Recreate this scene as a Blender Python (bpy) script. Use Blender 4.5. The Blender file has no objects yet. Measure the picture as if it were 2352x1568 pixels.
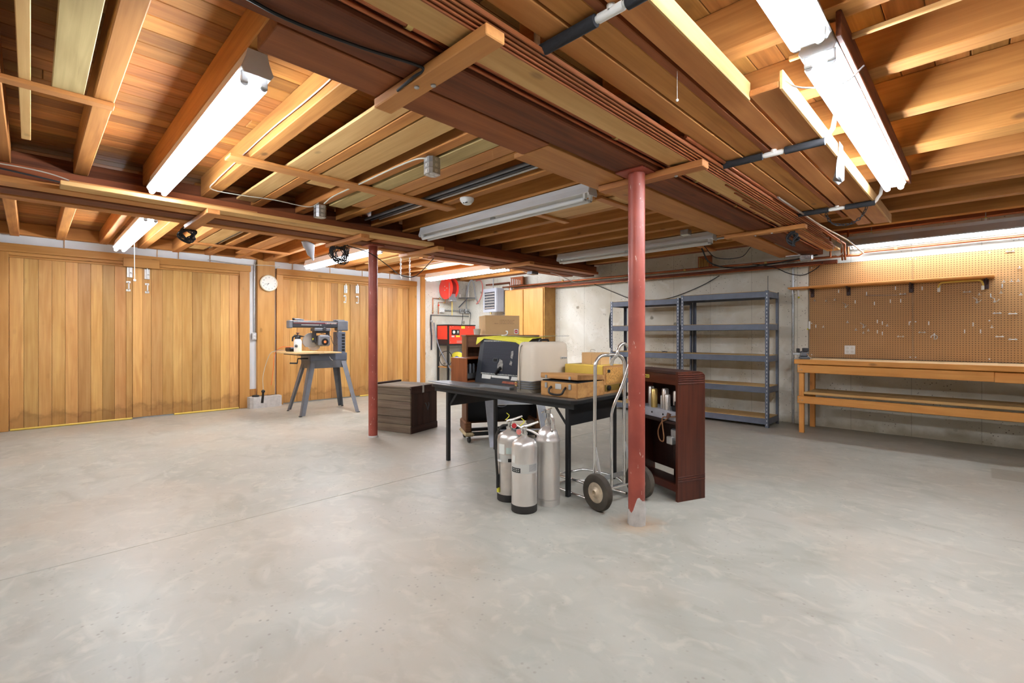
import bpy, bmesh, math, random
from mathutils import Vector, Matrix
random.seed(7)
S = bpy.context.scene
COL = S.collection
R = math.radians
PI = math.pi

# ---------------------------------------------------------------- camera, world, exposure
cd = bpy.data.cameras.new('camera'); cam = bpy.data.objects.new('camera', cd); COL.objects.link(cam)
cam.location = (0, 0, 1.24); cam.rotation_euler = (R(90), 0, R(44.66))
cd.sensor_fit = 'HORIZONTAL'; cd.sensor_width = 36; cd.lens = 36 * 1092 / 2352
cd.shift_y = -15 / 2352; cd.clip_start = .02; cd.clip_end = 60
S.camera = cam
w = bpy.data.worlds.new('world'); S.world = w; w.use_nodes = True
w.node_tree.nodes['Background'].inputs[0].default_value = (.8, .85, .9, 1)
w.node_tree.nodes['Background'].inputs[1].default_value = .05
S.view_settings.view_transform = 'Standard'; S.view_settings.look = 'None'
S.view_settings.gamma = 1; S.view_settings.use_curve_mapping = False
S.view_settings.exposure = 1.80
S.cycles.max_bounces = 4; S.cycles.diffuse_bounces = 3; S.cycles.glossy_bounces = 2; S.cycles.transmission_bounces = 2
S.cycles.use_adaptive_sampling = True; S.cycles.adaptive_threshold = .05; S.cycles.use_denoising = True; S.cycles.use_light_tree = False
S.cycles.sample_clamp_indirect = 6.0
S.cycles.caustics_reflective = False; S.cycles.caustics_refractive = False
TUBE = 21.0            # radiance of a lit fluorescent tube

# ---------------------------------------------------------------- materials
def lin(c):
    o = []
    for v in c[:3]:
        v /= 255.
        o.append(v / 12.92 if v <= .04045 else ((v + .055) / 1.055) ** 2.4)
    return (o[0], o[1], o[2], 1)
MATS = {}
def new_mat(name):
    m = bpy.data.materials.new(name); m.use_nodes = True
    nt = m.node_tree; b = nt.nodes['Principled BSDF']
    return m, nt, b
def nd(nt, t, **kw):
    n = nt.nodes.new(t)
    for k, v in kw.items():
        if k.startswith('i_'):
            n.inputs[k[2:].replace('_', ' ')].default_value = v
        else: setattr(n, k, v)
    return n
def plain(name, c, rough=.5, metal=0., spec=.5, noise=0., nscale=8., bump=0., emit=0., coat=0.):
    if name in MATS: return MATS[name]
    m, nt, b = new_mat(name); L = nt.links.new
    b.inputs['Base Color'].default_value = lin(c); b.inputs['Roughness'].default_value = rough
    b.inputs['Metallic'].default_value = metal; b.inputs['Specular IOR Level'].default_value = spec
    b.inputs['Coat Weight'].default_value = coat
    if emit:
        b.inputs['Emission Color'].default_value = lin(c); b.inputs['Emission Strength'].default_value = emit
    tc = nd(nt, 'ShaderNodeTexCoord')
    nz = nd(nt, 'ShaderNodeTexNoise'); nz.inputs['Scale'].default_value = nscale; nz.inputs['Detail'].default_value = 3
    L(tc.outputs['Object'], nz.inputs['Vector'])
    mr = nd(nt, 'ShaderNodeMapRange'); mr.inputs['From Min'].default_value = .3; mr.inputs['From Max'].default_value = .7
    mr.inputs['To Min'].default_value = 1 - noise; mr.inputs['To Max'].default_value = 1 + noise * .5
    L(nz.outputs['Fac'], mr.inputs['Value'])
    mx = nd(nt, 'ShaderNodeVectorMath', operation='SCALE'); mx.inputs[0].default_value = lin(c)[:3]
    L(mr.outputs['Result'], mx.inputs['Scale']); L(mx.outputs[0], b.inputs['Base Color'])
    if bump:
        bp = nd(nt, 'ShaderNodeBump'); bp.inputs['Strength'].default_value = bump; bp.inputs['Distance'].default_value = .004
        L(nz.outputs['Fac'], bp.inputs['Height']); L(bp.outputs[0], b.inputs['Normal'])
    MATS[name] = m; return m

WOOD = {  # light, dark, roughness, tone spread, knots, streak strength
    'cedar': ((214, 164, 100), (176, 118, 58), .48, .30, .15, .8),
    'frame': ((206, 150, 84), (176, 118, 56), .5, .12, .5, .7),
    'joist': ((214, 148, 80), (162, 98, 46), .65, .16, .8, .8),
    'deck': ((196, 132, 68), (138, 84, 38), .65, .34, .3, .9),
    'pine': ((232, 190, 128), (196, 142, 82), .6, .14, .5, .7),
    'fir': ((216, 150, 88), (176, 108, 54), .55, .14, .5, .7),
    'girder': ((140, 78, 46), (86, 44, 26), .7, .1, .4, 1.),
    'redfir': ((176, 100, 56), (124, 66, 36), .6, .15, .4, .8),
    'treated': ((210, 186, 130), (166, 142, 92), .65, .1, .4, .8),
    'crate': ((138, 120, 100), (86, 70, 57), .8, .25, .4, 1.),
    'cratedark': ((76, 48, 38), (46, 28, 23), .7, .15, .2, .8),
    'mahogany': ((92, 42, 28), (50, 21, 14), .3, .06, .0, .8),
    'mahoganydark': ((58, 30, 23), (34, 16, 12), .45, .06, .0, .8),
    'walnut': ((160, 90, 48), (104, 54, 26), .35, .05, .1, .9),
    'console': ((128, 82, 50), (74, 44, 26), .4, .05, .1, .9),
    'oak': ((212, 156, 88), (188, 126, 60), .42, .05, .0, .6),
    'oakside': ((200, 150, 76), (166, 116, 52), .5, .05, .0, .6),
    'bench': ((232, 166, 88), (202, 126, 54), .5, .08, .7, .7),
    'benchtop': ((230, 198, 152), (206, 166, 112), .55, .05, .2, .5),
    'case': ((202, 152, 94), (150, 98, 52), .5, .08, .5, .8),
    'mdf': ((206, 172, 116), (180, 140, 86), .7, .06, .0, .5),
    'sawtable': ((226, 190, 140), (206, 164, 108), .6, .04, .1, .5),
}
def wood(kind, axis='X'):
    key = 'wood_%s_%s' % (kind, axis)
    if key in MATS: return MATS[key]
    light, dark, rough, spread, knots, streak = WOOD[kind]
    m, nt, b = new_mat(key); L = nt.links.new
    tc = nd(nt, 'ShaderNodeTexCoord'); oi = nd(nt, 'ShaderNodeObjectInfo')
    sc = nd(nt, 'ShaderNodeVectorMath', operation='SCALE'); sc.inputs[0].default_value = (37, 53, 29)
    L(oi.outputs['Random'], sc.inputs['Scale'])
    ad = nd(nt, 'ShaderNodeVectorMath', operation='ADD'); L(tc.outputs['Object'], ad.inputs[0]); L(sc.outputs[0], ad.inputs[1])
    def mp(a, c):
        q = nd(nt, 'ShaderNodeMapping'); v = [c, c, c]; v['XYZ'.index(axis)] = a
        q.inputs['Scale'].default_value = v; L(ad.outputs[0], q.inputs['Vector']); return q
    m1 = mp(1.6, 46.); n1 = nd(nt, 'ShaderNodeTexNoise'); n1.inputs['Scale'].default_value = 1; n1.inputs['Detail'].default_value = 4; n1.inputs['Distortion'].default_value = .6
    L(m1.outputs[0], n1.inputs['Vector'])
    m2 = mp(.9, 7.); n2 = nd(nt, 'ShaderNodeTexNoise'); n2.inputs['Scale'].default_value = 1; n2.inputs['Detail'].default_value = 2; n2.inputs['Distortion'].default_value = 1.2
    L(m2.outputs[0], n2.inputs['Vector'])
    mr1 = nd(nt, 'ShaderNodeMapRange'); mr1.inputs['From Min'].default_value = .34; mr1.inputs['From Max'].default_value = .68
    L(n1.outputs['Fac'], mr1.inputs['Value'])
    mr2 = nd(nt, 'ShaderNodeMapRange'); mr2.inputs['From Min'].default_value = .3; mr2.inputs['From Max'].default_value = .7
    L(n2.outputs['Fac'], mr2.inputs['Value'])
    a1 = nd(nt, 'ShaderNodeMath', operation='MULTIPLY'); L(mr1.outputs[0], a1.inputs[0]); a1.inputs[1].default_value = .45 * streak
    a2 = nd(nt, 'ShaderNodeMath', operation='MULTIPLY_ADD'); L(mr2.outputs[0], a2.inputs[0]); a2.inputs[1].default_value = .55; L(a1.outputs[0], a2.inputs[2])
    mix = nd(nt, 'ShaderNodeMix', data_type='RGBA'); mix.inputs[6].default_value = lin(light); mix.inputs[7].default_value = lin(dark)
    L(a2.outputs[0], mix.inputs[0])
    out = mix.outputs[2]
    if knots:
        mk = mp(2.2, 4.2); vo = nd(nt, 'ShaderNodeTexVoronoi'); vo.inputs['Scale'].default_value = 1
        L(mk.outputs[0], vo.inputs['Vector'])
        kr = nd(nt, 'ShaderNodeMapRange'); kr.inputs['From Min'].default_value = .05; kr.inputs['From Max'].default_value = .11
        kr.inputs['To Min'].default_value = .75 * knots; kr.inputs['To Max'].default_value = 0.
        L(vo.outputs['Distance'], kr.inputs['Value'])
        mk2 = nd(nt, 'ShaderNodeMix', data_type='RGBA'); mk2.inputs[7].default_value = lin([v * .42 for v in dark])
        L(kr.outputs[0], mk2.inputs[0]); L(out, mk2.inputs[6]); out = mk2.outputs[2]
    hs = nd(nt, 'ShaderNodeHueSaturation'); L(out, hs.inputs['Color'])
    tr = nd(nt, 'ShaderNodeMapRange'); tr.inputs['To Min'].default_value = 1 - spread; tr.inputs['To Max'].default_value = 1 + spread * .45
    L(oi.outputs['Random'], tr.inputs['Value']); L(tr.outputs[0], hs.inputs['Value'])
    fr = nd(nt, 'ShaderNodeMath', operation='FRACT'); f2 = nd(nt, 'ShaderNodeMath', operation='MULTIPLY'); f2.inputs[1].default_value = 13.7
    L(oi.outputs['Random'], f2.inputs[0]); L(f2.outputs[0], fr.inputs[0])
    hr = nd(nt, 'ShaderNodeMapRange'); hr.inputs['To Min'].default_value = .5 - .012 * spread; hr.inputs['To Max'].default_value = .5 + .03 * spread
    L(fr.outputs[0], hr.inputs['Value']); L(hr.outputs[0], hs.inputs['Hue'])
    L(hs.outputs[0], b.inputs['Base Color'])
    b.inputs['Roughness'].default_value = rough; b.inputs['Specular IOR Level'].default_value = .35
    bp = nd(nt, 'ShaderNodeBump'); bp.inputs['Strength'].default_value = .25; bp.inputs['Distance'].default_value = .002
    L(n1.outputs['Fac'], bp.inputs['Height']); L(bp.outputs[0], b.inputs['Normal'])
    MATS[key] = m; return m

def stain_door():            # cedar boards with dark tide marks near the floor
    src = wood('cedar', 'Z'); m = src.copy(); m.name = 'wood_cedar_stained'
    nt = m.node_tree; L = nt.links.new; b = nt.nodes['Principled BSDF']
    old = b.inputs['Base Color'].links[0].from_socket
    tc = nd(nt, 'ShaderNodeTexCoord'); ge = nd(nt, 'ShaderNodeNewGeometry')
    sx = nd(nt, 'ShaderNodeSeparateXYZ'); L(ge.outputs['Position'], sx.inputs[0])
    n = nd(nt, 'ShaderNodeTexNoise'); n.inputs['Scale'].default_value = 7; n.inputs['Detail'].default_value = 4; L(ge.outputs['Position'], n.inputs['Vector'])
    h = nd(nt, 'ShaderNodeMath', operation='MULTIPLY_ADD'); L(n.outputs['Fac'], h.inputs[0]); h.inputs[1].default_value = -.38; L(sx.outputs['Z'], h.inputs[2])
    r = nd(nt, 'ShaderNodeValToRGB'); e = r.color_ramp.elements
    mr = nd(nt, 'ShaderNodeMapRange'); mr.inputs['From Min'].default_value = -.3; mr.inputs['From Max'].default_value = .12
    L(h.outputs[0], mr.inputs['Value']); L(mr.outputs[0], r.inputs['Fac'])
    e[0].position = 0; e[0].color = (.35, .35, .35, 1); e[1].position = 1; e[1].color = (0, 0, 0, 1)
    k = r.color_ramp.elements.new(.55); k.color = (.3, .3, .3, 1); k = r.color_ramp.elements.new(.66); k.color = (.5, .5, .5, 1); k = r.color_ramp.elements.new(.8); k.color = (.08, .08, .08, 1)
    mx = nd(nt, 'ShaderNodeMix', data_type='RGBA'); L(r.outputs['Color'], mx.inputs[0]); L(old, mx.inputs[6]); mx.inputs[7].default_value = lin((104, 62, 26))
    L(mx.outputs[2], b.inputs['Base Color'])
    return m

def concrete(name, base, blot, scale, pits, rough, seams=False, floor=False):
    m, nt, b = new_mat(name); L = nt.links.new
    ge = nd(nt, 'ShaderNodeNewGeometry'); P = ge.outputs['Position']
    def noise(s, d=6, dist=.0, vec=P):
        n = nd(nt, 'ShaderNodeTexNoise'); n.inputs['Scale'].default_value = s; n.inputs['Detail'].default_value = d; n.inputs['Distortion'].default_value = dist
        L(vec, n.inputs['Vector']); return n.outputs['Fac']
    def rng(v, a, c, lo=0., hi=1.):
        q = nd(nt, 'ShaderNodeMapRange'); q.inputs['From Min'].default_value = a; q.inputs['From Max'].default_value = c
        q.inputs['To Min'].default_value = lo; q.inputs['To Max'].default_value = hi; L(v, q.inputs['Value']); return q.outputs[0]
    def mixc(fac, a, c):
        q = nd(nt, 'ShaderNodeMix', data_type='RGBA'); L(fac, q.inputs[0])
        for s_, v in ((6, a), (7, c)):
            if isinstance(v, tuple): q.inputs[s_].default_value = v
            else: L(v, q.inputs[s_])
        return q.outputs[2]
    col = mixc(rng(noise(scale, 5, .8), .32, .68), lin(base), lin(blot[0]))
    col = mixc(rng(noise(scale * .37, 3, 1.5), .52, .66, 0, .7), col, lin(blot[1]))
    col = mixc(rng(noise(scale * 2.7, 4, 1.), .56, .72, 0, .55), col, lin(blot[2]))
    if floor:
        mp = nd(nt, 'ShaderNodeMapping'); mp.inputs['Rotation'].default_value = (0, 0, R(20)); mp.inputs['Scale'].default_value = (1.3, 2.4, 1); L(P, mp.inputs['Vector'])
        col = mixc(rng(noise(1.6, 5, 1.4, mp.outputs[0]), .52, .72, 0, .6), col, lin((148, 144, 131)))
        col = mixc(rng(noise(3.4, 6, 1., mp.outputs[0]), .6, .76, 0, .4), col, lin((200, 196, 183)))
        col = mixc(rng(noise(7., 5, 1.2), .55, .7, 0, .45), col, lin((196, 191, 176)))
        col = mixc(rng(noise(.55, 3, .3), .5, .62, 0, .4), col, lin((182, 165, 146)))
        # rectangle where a mat lay, world metres
        sx = nd(nt, 'ShaderNodeSeparateXYZ'); L(P, sx.inputs[0])
        wob = noise(3., 3)
        def band(sock, lo, hi, soft=.012):
            a = rng(sock, lo - soft, lo + soft); c = rng(sock, hi - soft, hi + soft, 1., 0.)
            q = nd(nt, 'ShaderNodeMath', operation='MULTIPLY'); L(a, q.inputs[0]); L(c, q.inputs[1]); return q.outputs[0]
        sk = nd(nt, 'ShaderNodeMath', operation='MULTIPLY_ADD'); L(sx.outputs['X'], sk.inputs[0]); sk.inputs[1].default_value = -.262; L(sx.outputs['Y'], sk.inputs[2])
        sk2 = nd(nt, 'ShaderNodeMath', operation='MULTIPLY_ADD'); L(wob, sk2.inputs[0]); sk2.inputs[1].default_value = .05; L(sk.outputs[0], sk2.inputs[2])
        q = nd(nt, 'ShaderNodeMath', operation='MULTIPLY'); L(band(sk2.outputs[0], -.33, .415), q.inputs[0]); L(band(sx.outputs['X'], -4.3, -.4), q.inputs[1])
        q2 = nd(nt, 'ShaderNodeMath', operation='MULTIPLY'); L(q.outputs[0], q2.inputs[0]); q2.inputs[1].default_value = .32
        col = mixc(q2.outputs[0], col, lin((164, 153, 134)))
        # rust ring round the near post
        vm = nd(nt, 'ShaderNodeVectorMath', operation='DISTANCE'); L(P, vm.inputs[0]); vm.inputs[1].default_value = (-1.62, 2.80, 0)
        nz = nd(nt, 'ShaderNodeMath', operation='MULTIPLY_ADD'); L(noise(9., 4), nz.inputs[0]); nz.inputs[1].default_value = .22; L(vm.outputs['Value'], nz.inputs[2])
        col = mixc(rng(nz.outputs[0], .16, .32, .6, 0.), col, lin((176, 136, 94)))
        # darker cut patch by the bench
        q = nd(nt, 'ShaderNodeMath', operation='MULTIPLY'); L(band(sx.outputs['X'], .06, .9, .006), q.inputs[0]); L(band(sx.outputs['Y'], 5.86, 6.3, .006), q.inputs[1])
        q2 = nd(nt, 'ShaderNodeMath', operation='MULTIPLY'); L(q.outputs[0], q2.inputs[0]); q2.inputs[1].default_value = .75
        col = mixc(q2.outputs[0], col, lin((140, 130, 114)))
        # floor turns darker and browner towards the bench wall
        dz = nd(nt, 'ShaderNodeMath', operation='MULTIPLY_ADD'); L(noise(2.2, 5), dz.inputs[0]); dz.inputs[1].default_value = .9; L(sx.outputs['Y'], dz.inputs[2])
        col = mixc(rng(dz.outputs[0], 7.15, 7.75, 0., .55), col, lin((120, 106, 84)))
    vo = nd(nt, 'ShaderNodeTexVoronoi'); vo.inputs['Scale'].default_value = pits; vo.inputs['Randomness'].default_value = 1; L(P, vo.inputs['Vector'])
    pm = nd(nt, 'ShaderNodeMath', operation='MULTIPLY'); L(rng(vo.outputs['Distance'], .08, .2, 1., 0.), pm.inputs[0]); L(rng(noise(2.3, 3), .44, .6), pm.inputs[1])
    if not floor:
        col = mixc(pm.outputs[0], col, lin((96, 84, 68)))
        vb = nd(nt, 'ShaderNodeTexVoronoi'); vb.inputs['Scale'].default_value = 1.9; L(P, vb.inputs['Vector'])
        nb = nd(nt, 'ShaderNodeMath', operation='MULTIPLY_ADD'); L(noise(14., 3), nb.inputs[0]); nb.inputs[1].default_value = .16; L(vb.outputs['Distance'], nb.inputs[2])
        col = mixc(rng(nb.outputs[0], .13, .16, .8, 0.), col, lin((140, 130, 110)))
        sx = nd(nt, 'ShaderNodeSeparateXYZ'); L(P, sx.inputs[0])
        zz = nd(nt, 'ShaderNodeMath', operation='MULTIPLY_ADD'); L(noise(5., 5), zz.inputs[0]); zz.inputs[1].default_value = -.42; L(sx.outputs['Z'], zz.inputs[2])
        col = mixc(rng(zz.outputs[0], -.2, -.06, .6, 0.), col, lin((150, 136, 100)))
        # form-board seams every 0.61 m
        fr = nd(nt, 'ShaderNodeMath', operation='PINGPONG'); L(sx.outputs['X'], fr.inputs[0]); fr.inputs[1].default_value = .305
        col = mixc(rng(fr.outputs[0], .0, .006, .45, 0.), col, lin((120, 108, 88)))
    else:
        col = mixc(pm.outputs[0], col, lin((148, 141, 130)))
    L(col, b.inputs['Base Color'])
    b.inputs['Roughness'].default_value = rough; b.inputs['Specular IOR Level'].default_value = .4
    bp = nd(nt, 'ShaderNodeBump'); bp.inputs['Strength'].default_value = .3 if not floor else .12; bp.inputs['Distance'].default_value = .006
    L(noise(scale * 9, 5), bp.inputs['Height']); L(bp.outputs[0], b.inputs['Normal'])
    MATS[name] = m; return m

M_FLOOR = concrete('concrete_floor', (176, 174, 163), ((160, 158, 146), (170, 165, 154), (186, 183, 170)), 1.3, 24., .42, floor=True)
M_WALL = concrete('concrete_wall', (240, 236, 224), ((220, 213, 197), (212, 202, 180), (246, 243, 235)), 1.6, 26., .85)
M_WHITE = plain('white_board', (232, 236, 240), .6, noise=.03)
M_FIXW = plain('fixture_enamel', (238, 238, 240), .35, noise=.02)
M_TUBEOFF = plain('tube_unlit', (236, 238, 240), .25)
M_STEEL = plain('galvanised', (190, 192, 194), .38, .9, noise=.15, nscale=25)
M_ZINC = plain('zinc_plate', (222, 222, 220), .42, .7, noise=.1, nscale=30)
M_CHROME = plain('chrome', (232, 230, 226), .18, .85, noise=.06, nscale=14)
M_STAIN = plain('stainless', (236, 230, 224), .3, .72, noise=.1, nscale=5)
M_STAIN2 = plain('stainless_worn', (226, 218, 210), .36, .72, noise=.16, nscale=9)
M_BLACK = plain('black_paint', (26, 26, 27), .4, noise=.1)
M_RUBBER = plain('rubber', (46, 42, 38), .8, noise=.3, nscale=16, bump=.2)
M_TIRE = plain('tire', (74, 66, 56), .85, noise=.35, nscale=14, bump=.3)
M_FOAM = plain('foam_sleeve', (44, 44, 48), .9, noise=.15, nscale=60, bump=.5)
M_PVC = plain('pvc', (232, 230, 224), .4, noise=.04)
M_COPPER = plain('copper', (176, 104, 66), .34, .75, noise=.22, nscale=7)
M_BRASS = plain('brass', (206, 176, 108), .35, .7)
M_IRON = plain('iron_pipe', (132, 72, 48), .6, .2, noise=.2, nscale=9)
M_SLATE = plain('slate_enamel', (104, 110, 124), .42, .25, noise=.12, nscale=12)
M_SAWGREY = plain('saw_grey', (116, 118, 124), .45, .25, noise=.15, nscale=10)
M_SAWDARK = plain('saw_dark', (58, 58, 62), .45, .1, noise=.1)
M_CABLE = plain('cable_black', (30, 30, 32), .6)
M_CABLEW = plain('cable_grey', (196, 190, 176), .6)
M_RED = plain('red_enamel', (226, 62, 38), .35, noise=.05)
M_REEL = plain('red_reel', (232, 58, 44), .3, noise=.03)
M_ORANGE = plain('orange', (236, 120, 60), .5)
M_YELLOW = plain('yellow_card', (226, 216, 64), .6, noise=.06)
M_CARD = plain('cardboard', (206, 166, 116), .8, noise=.06, nscale=5)
M_CARDD = plain('cardboard_side', (218, 182, 134), .8, noise=.05)
M_PAPER = plain('paper', (236, 234, 226), .7, noise=.03)
M_INK = plain('ink', (30, 28, 26), .7)
M_SIGNRED = plain('sign_red', (196, 40, 44), .6)
M_LABEL = plain('label_silver', (216, 214, 208), .45, .3)
M_DARK = plain('cavity_black', (20, 18, 17), .8)
M_BEIGE = plain('case_beige', (206, 192, 172), .45, noise=.03)
M_BEIGE2 = plain('case_ivory', (226, 218, 200), .45, noise=.03)
M_TAUPE = plain('case_taupe', (122, 114, 100), .5, noise=.05)
M_AMP = plain('amp_frame', (52, 55, 60), .45, noise=.1)
M_CREAMR = plain('radio_cream', (224, 190, 84), .4, noise=.08)
M_CLOTH = plain('speaker_cloth', (198, 144, 72), .9, noise=.5, nscale=90, bump=.4)
M_LINT = plain('carpet_pad', (178, 158, 120), .95, noise=.35, nscale=60, bump=.6)
M_GREYP = plain('grey_enamel', (196, 198, 206), .5, .1, noise=.1, nscale=20)
M_PLASTIC = plain('white_plastic', (240, 240, 238), .4)
M_CLOCKRIM = plain('clock_rim', (236, 228, 206), .4)
M_GREYSHEET = plain('grey_sheet', (130, 132, 134), .5, .2, noise=.12)
M_BLUE = plain('blue_plastic', (40, 72, 168), .45)
M_HOSEY = plain('hose_yellow', (232, 214, 60), .5)
M_PINK = plain('hose_pink', (206, 120, 110), .6)
M_GREYDUCT = plain('grey_cloth', (150, 150, 152), .8, noise=.12, bump=.2)
M_FOIL = plain('foil', (214, 214, 216), .25, .9, noise=.2, nscale=30, bump=.5)
M_POSTBASE = plain('plaster', (196, 190, 184), .9, noise=.15, nscale=24, bump=.5)
M_GLASS = plain('glass_cup', (206, 196, 176), .2, noise=.1)

def red_post():
    m, nt, b = new_mat('red_oxide'); L = nt.links.new
    ge = nd(nt, 'ShaderNodeTexCoord')
    n = nd(nt, 'ShaderNodeTexNoise'); n.inputs['Scale'].default_value = 4; n.inputs['Detail'].default_value = 5; L(ge.outputs['Object'], n.inputs['Vector'])
    r = nd(nt, 'ShaderNodeValToRGB'); e = r.color_ramp.elements
    e[0].position = .35; e[0].color = lin((140, 62, 50)); e[1].position = .68; e[1].color = lin((172, 84, 66)); L(n.outputs['Fac'], r.inputs[0])
    n2 = nd(nt, 'ShaderNodeTexNoise'); n2.inputs['Scale'].default_value = 55; n2.inputs['Detail'].default_value = 3
    mp = nd(nt, 'ShaderNodeMapping'); mp.inputs['Scale'].default_value = (1, 1, .35); L(ge.outputs['Object'], mp.inputs[0]); L(mp.outputs[0], n2.inputs['Vector'])
    mr = nd(nt, 'ShaderNodeMapRange'); mr.inputs['From Min'].default_value = .68; mr.inputs['From Max'].default_value = .72; L(n2.outputs['Fac'], mr.inputs['Value'])
    mx = nd(nt, 'ShaderNodeMix', data_type='RGBA'); L(mr.outputs[0], mx.inputs[0]); L(r.outputs[0], mx.inputs[6]); mx.inputs[7].default_value = lin((206, 176, 160))
    L(mx.outputs[2], b.inputs['Base Color']); b.inputs['Roughness'].default_value = .42
    MATS['red_oxide'] = m; return m
M_POST = red_post()

def peg_mat():               # hardboard with a regular grid of small holes
    m, nt, b = new_mat('pegboard'); L = nt.links.new
    ge = nd(nt, 'ShaderNodeNewGeometry'); sx = nd(nt, 'ShaderNodeSeparateXYZ'); L(ge.outputs['Position'], sx.inputs[0])
    def pp(s):
        q = nd(nt, 'ShaderNodeMath', operation='PINGPONG'); L(s, q.inputs[0]); q.inputs[1].default_value = .0127
        p = nd(nt, 'ShaderNodeMath', operation='POWER'); L(q.outputs[0], p.inputs[0]); p.inputs[1].default_value = 2; return p.outputs[0]
    a = nd(nt, 'ShaderNodeMath', operation='ADD'); L(pp(sx.outputs['X']), a.inputs[0]); L(pp(sx.outputs['Z']), a.inputs[1])
    r = nd(nt, 'ShaderNodeMapRange'); r.inputs['From Min'].default_value = .0036 ** 2; r.inputs['From Max'].default_value = .0050 ** 2
    r.inputs['To Min'].default_value = 1; r.inputs['To Max'].default_value = 0; L(a.outputs[0], r.inputs['Value'])
    n = nd(nt, 'ShaderNodeTexNoise'); n.inputs['Scale'].default_value = 1.6; n.inputs['Detail'].default_value = 4; L(ge.outputs['Position'], n.inputs['Vector'])
    mx0 = nd(nt, 'ShaderNodeMix', data_type='RGBA'); L(n.outputs['Fac'], mx0.inputs[0]); mx0.inputs[6].default_value = lin((196, 150, 98)); mx0.inputs[7].default_value = lin((178, 130, 78))
    mx = nd(nt, 'ShaderNodeMix', data_type='RGBA'); L(r.outputs[0], mx.inputs[0]); L(mx0.outputs[2], mx.inputs[6]); mx.inputs[7].default_value = lin((54, 34, 20))
    L(mx.outputs[2], b.inputs['Base Color']); b.inputs['Roughness'].default_value = .55
    return m
M_PEG = peg_mat()
def grille_mat():
    m, nt, b = new_mat('amp_grille'); L = nt.links.new
    tc = nd(nt, 'ShaderNodeTexCoord'); mp = nd(nt, 'ShaderNodeMapping'); mp.inputs['Rotation'].default_value = (0, R(45), 0); mp.inputs['Scale'].default_value = (170, 170, 170); L(tc.outputs['Object'], mp.inputs[0])
    ck = nd(nt, 'ShaderNodeTexChecker'); ck.inputs['Scale'].default_value = 1; ck.inputs['Color1'].default_value = lin((16, 18, 26)); ck.inputs['Color2'].default_value = lin((42, 46, 60)); L(mp.outputs[0], ck.inputs[0])
    L(ck.outputs[0], b.inputs['Base Color']); b.inputs['Roughness'].default_value = .5; b.inputs['Metallic'].default_value = .2
    return m
M_GRILLE = grille_mat()

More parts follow.
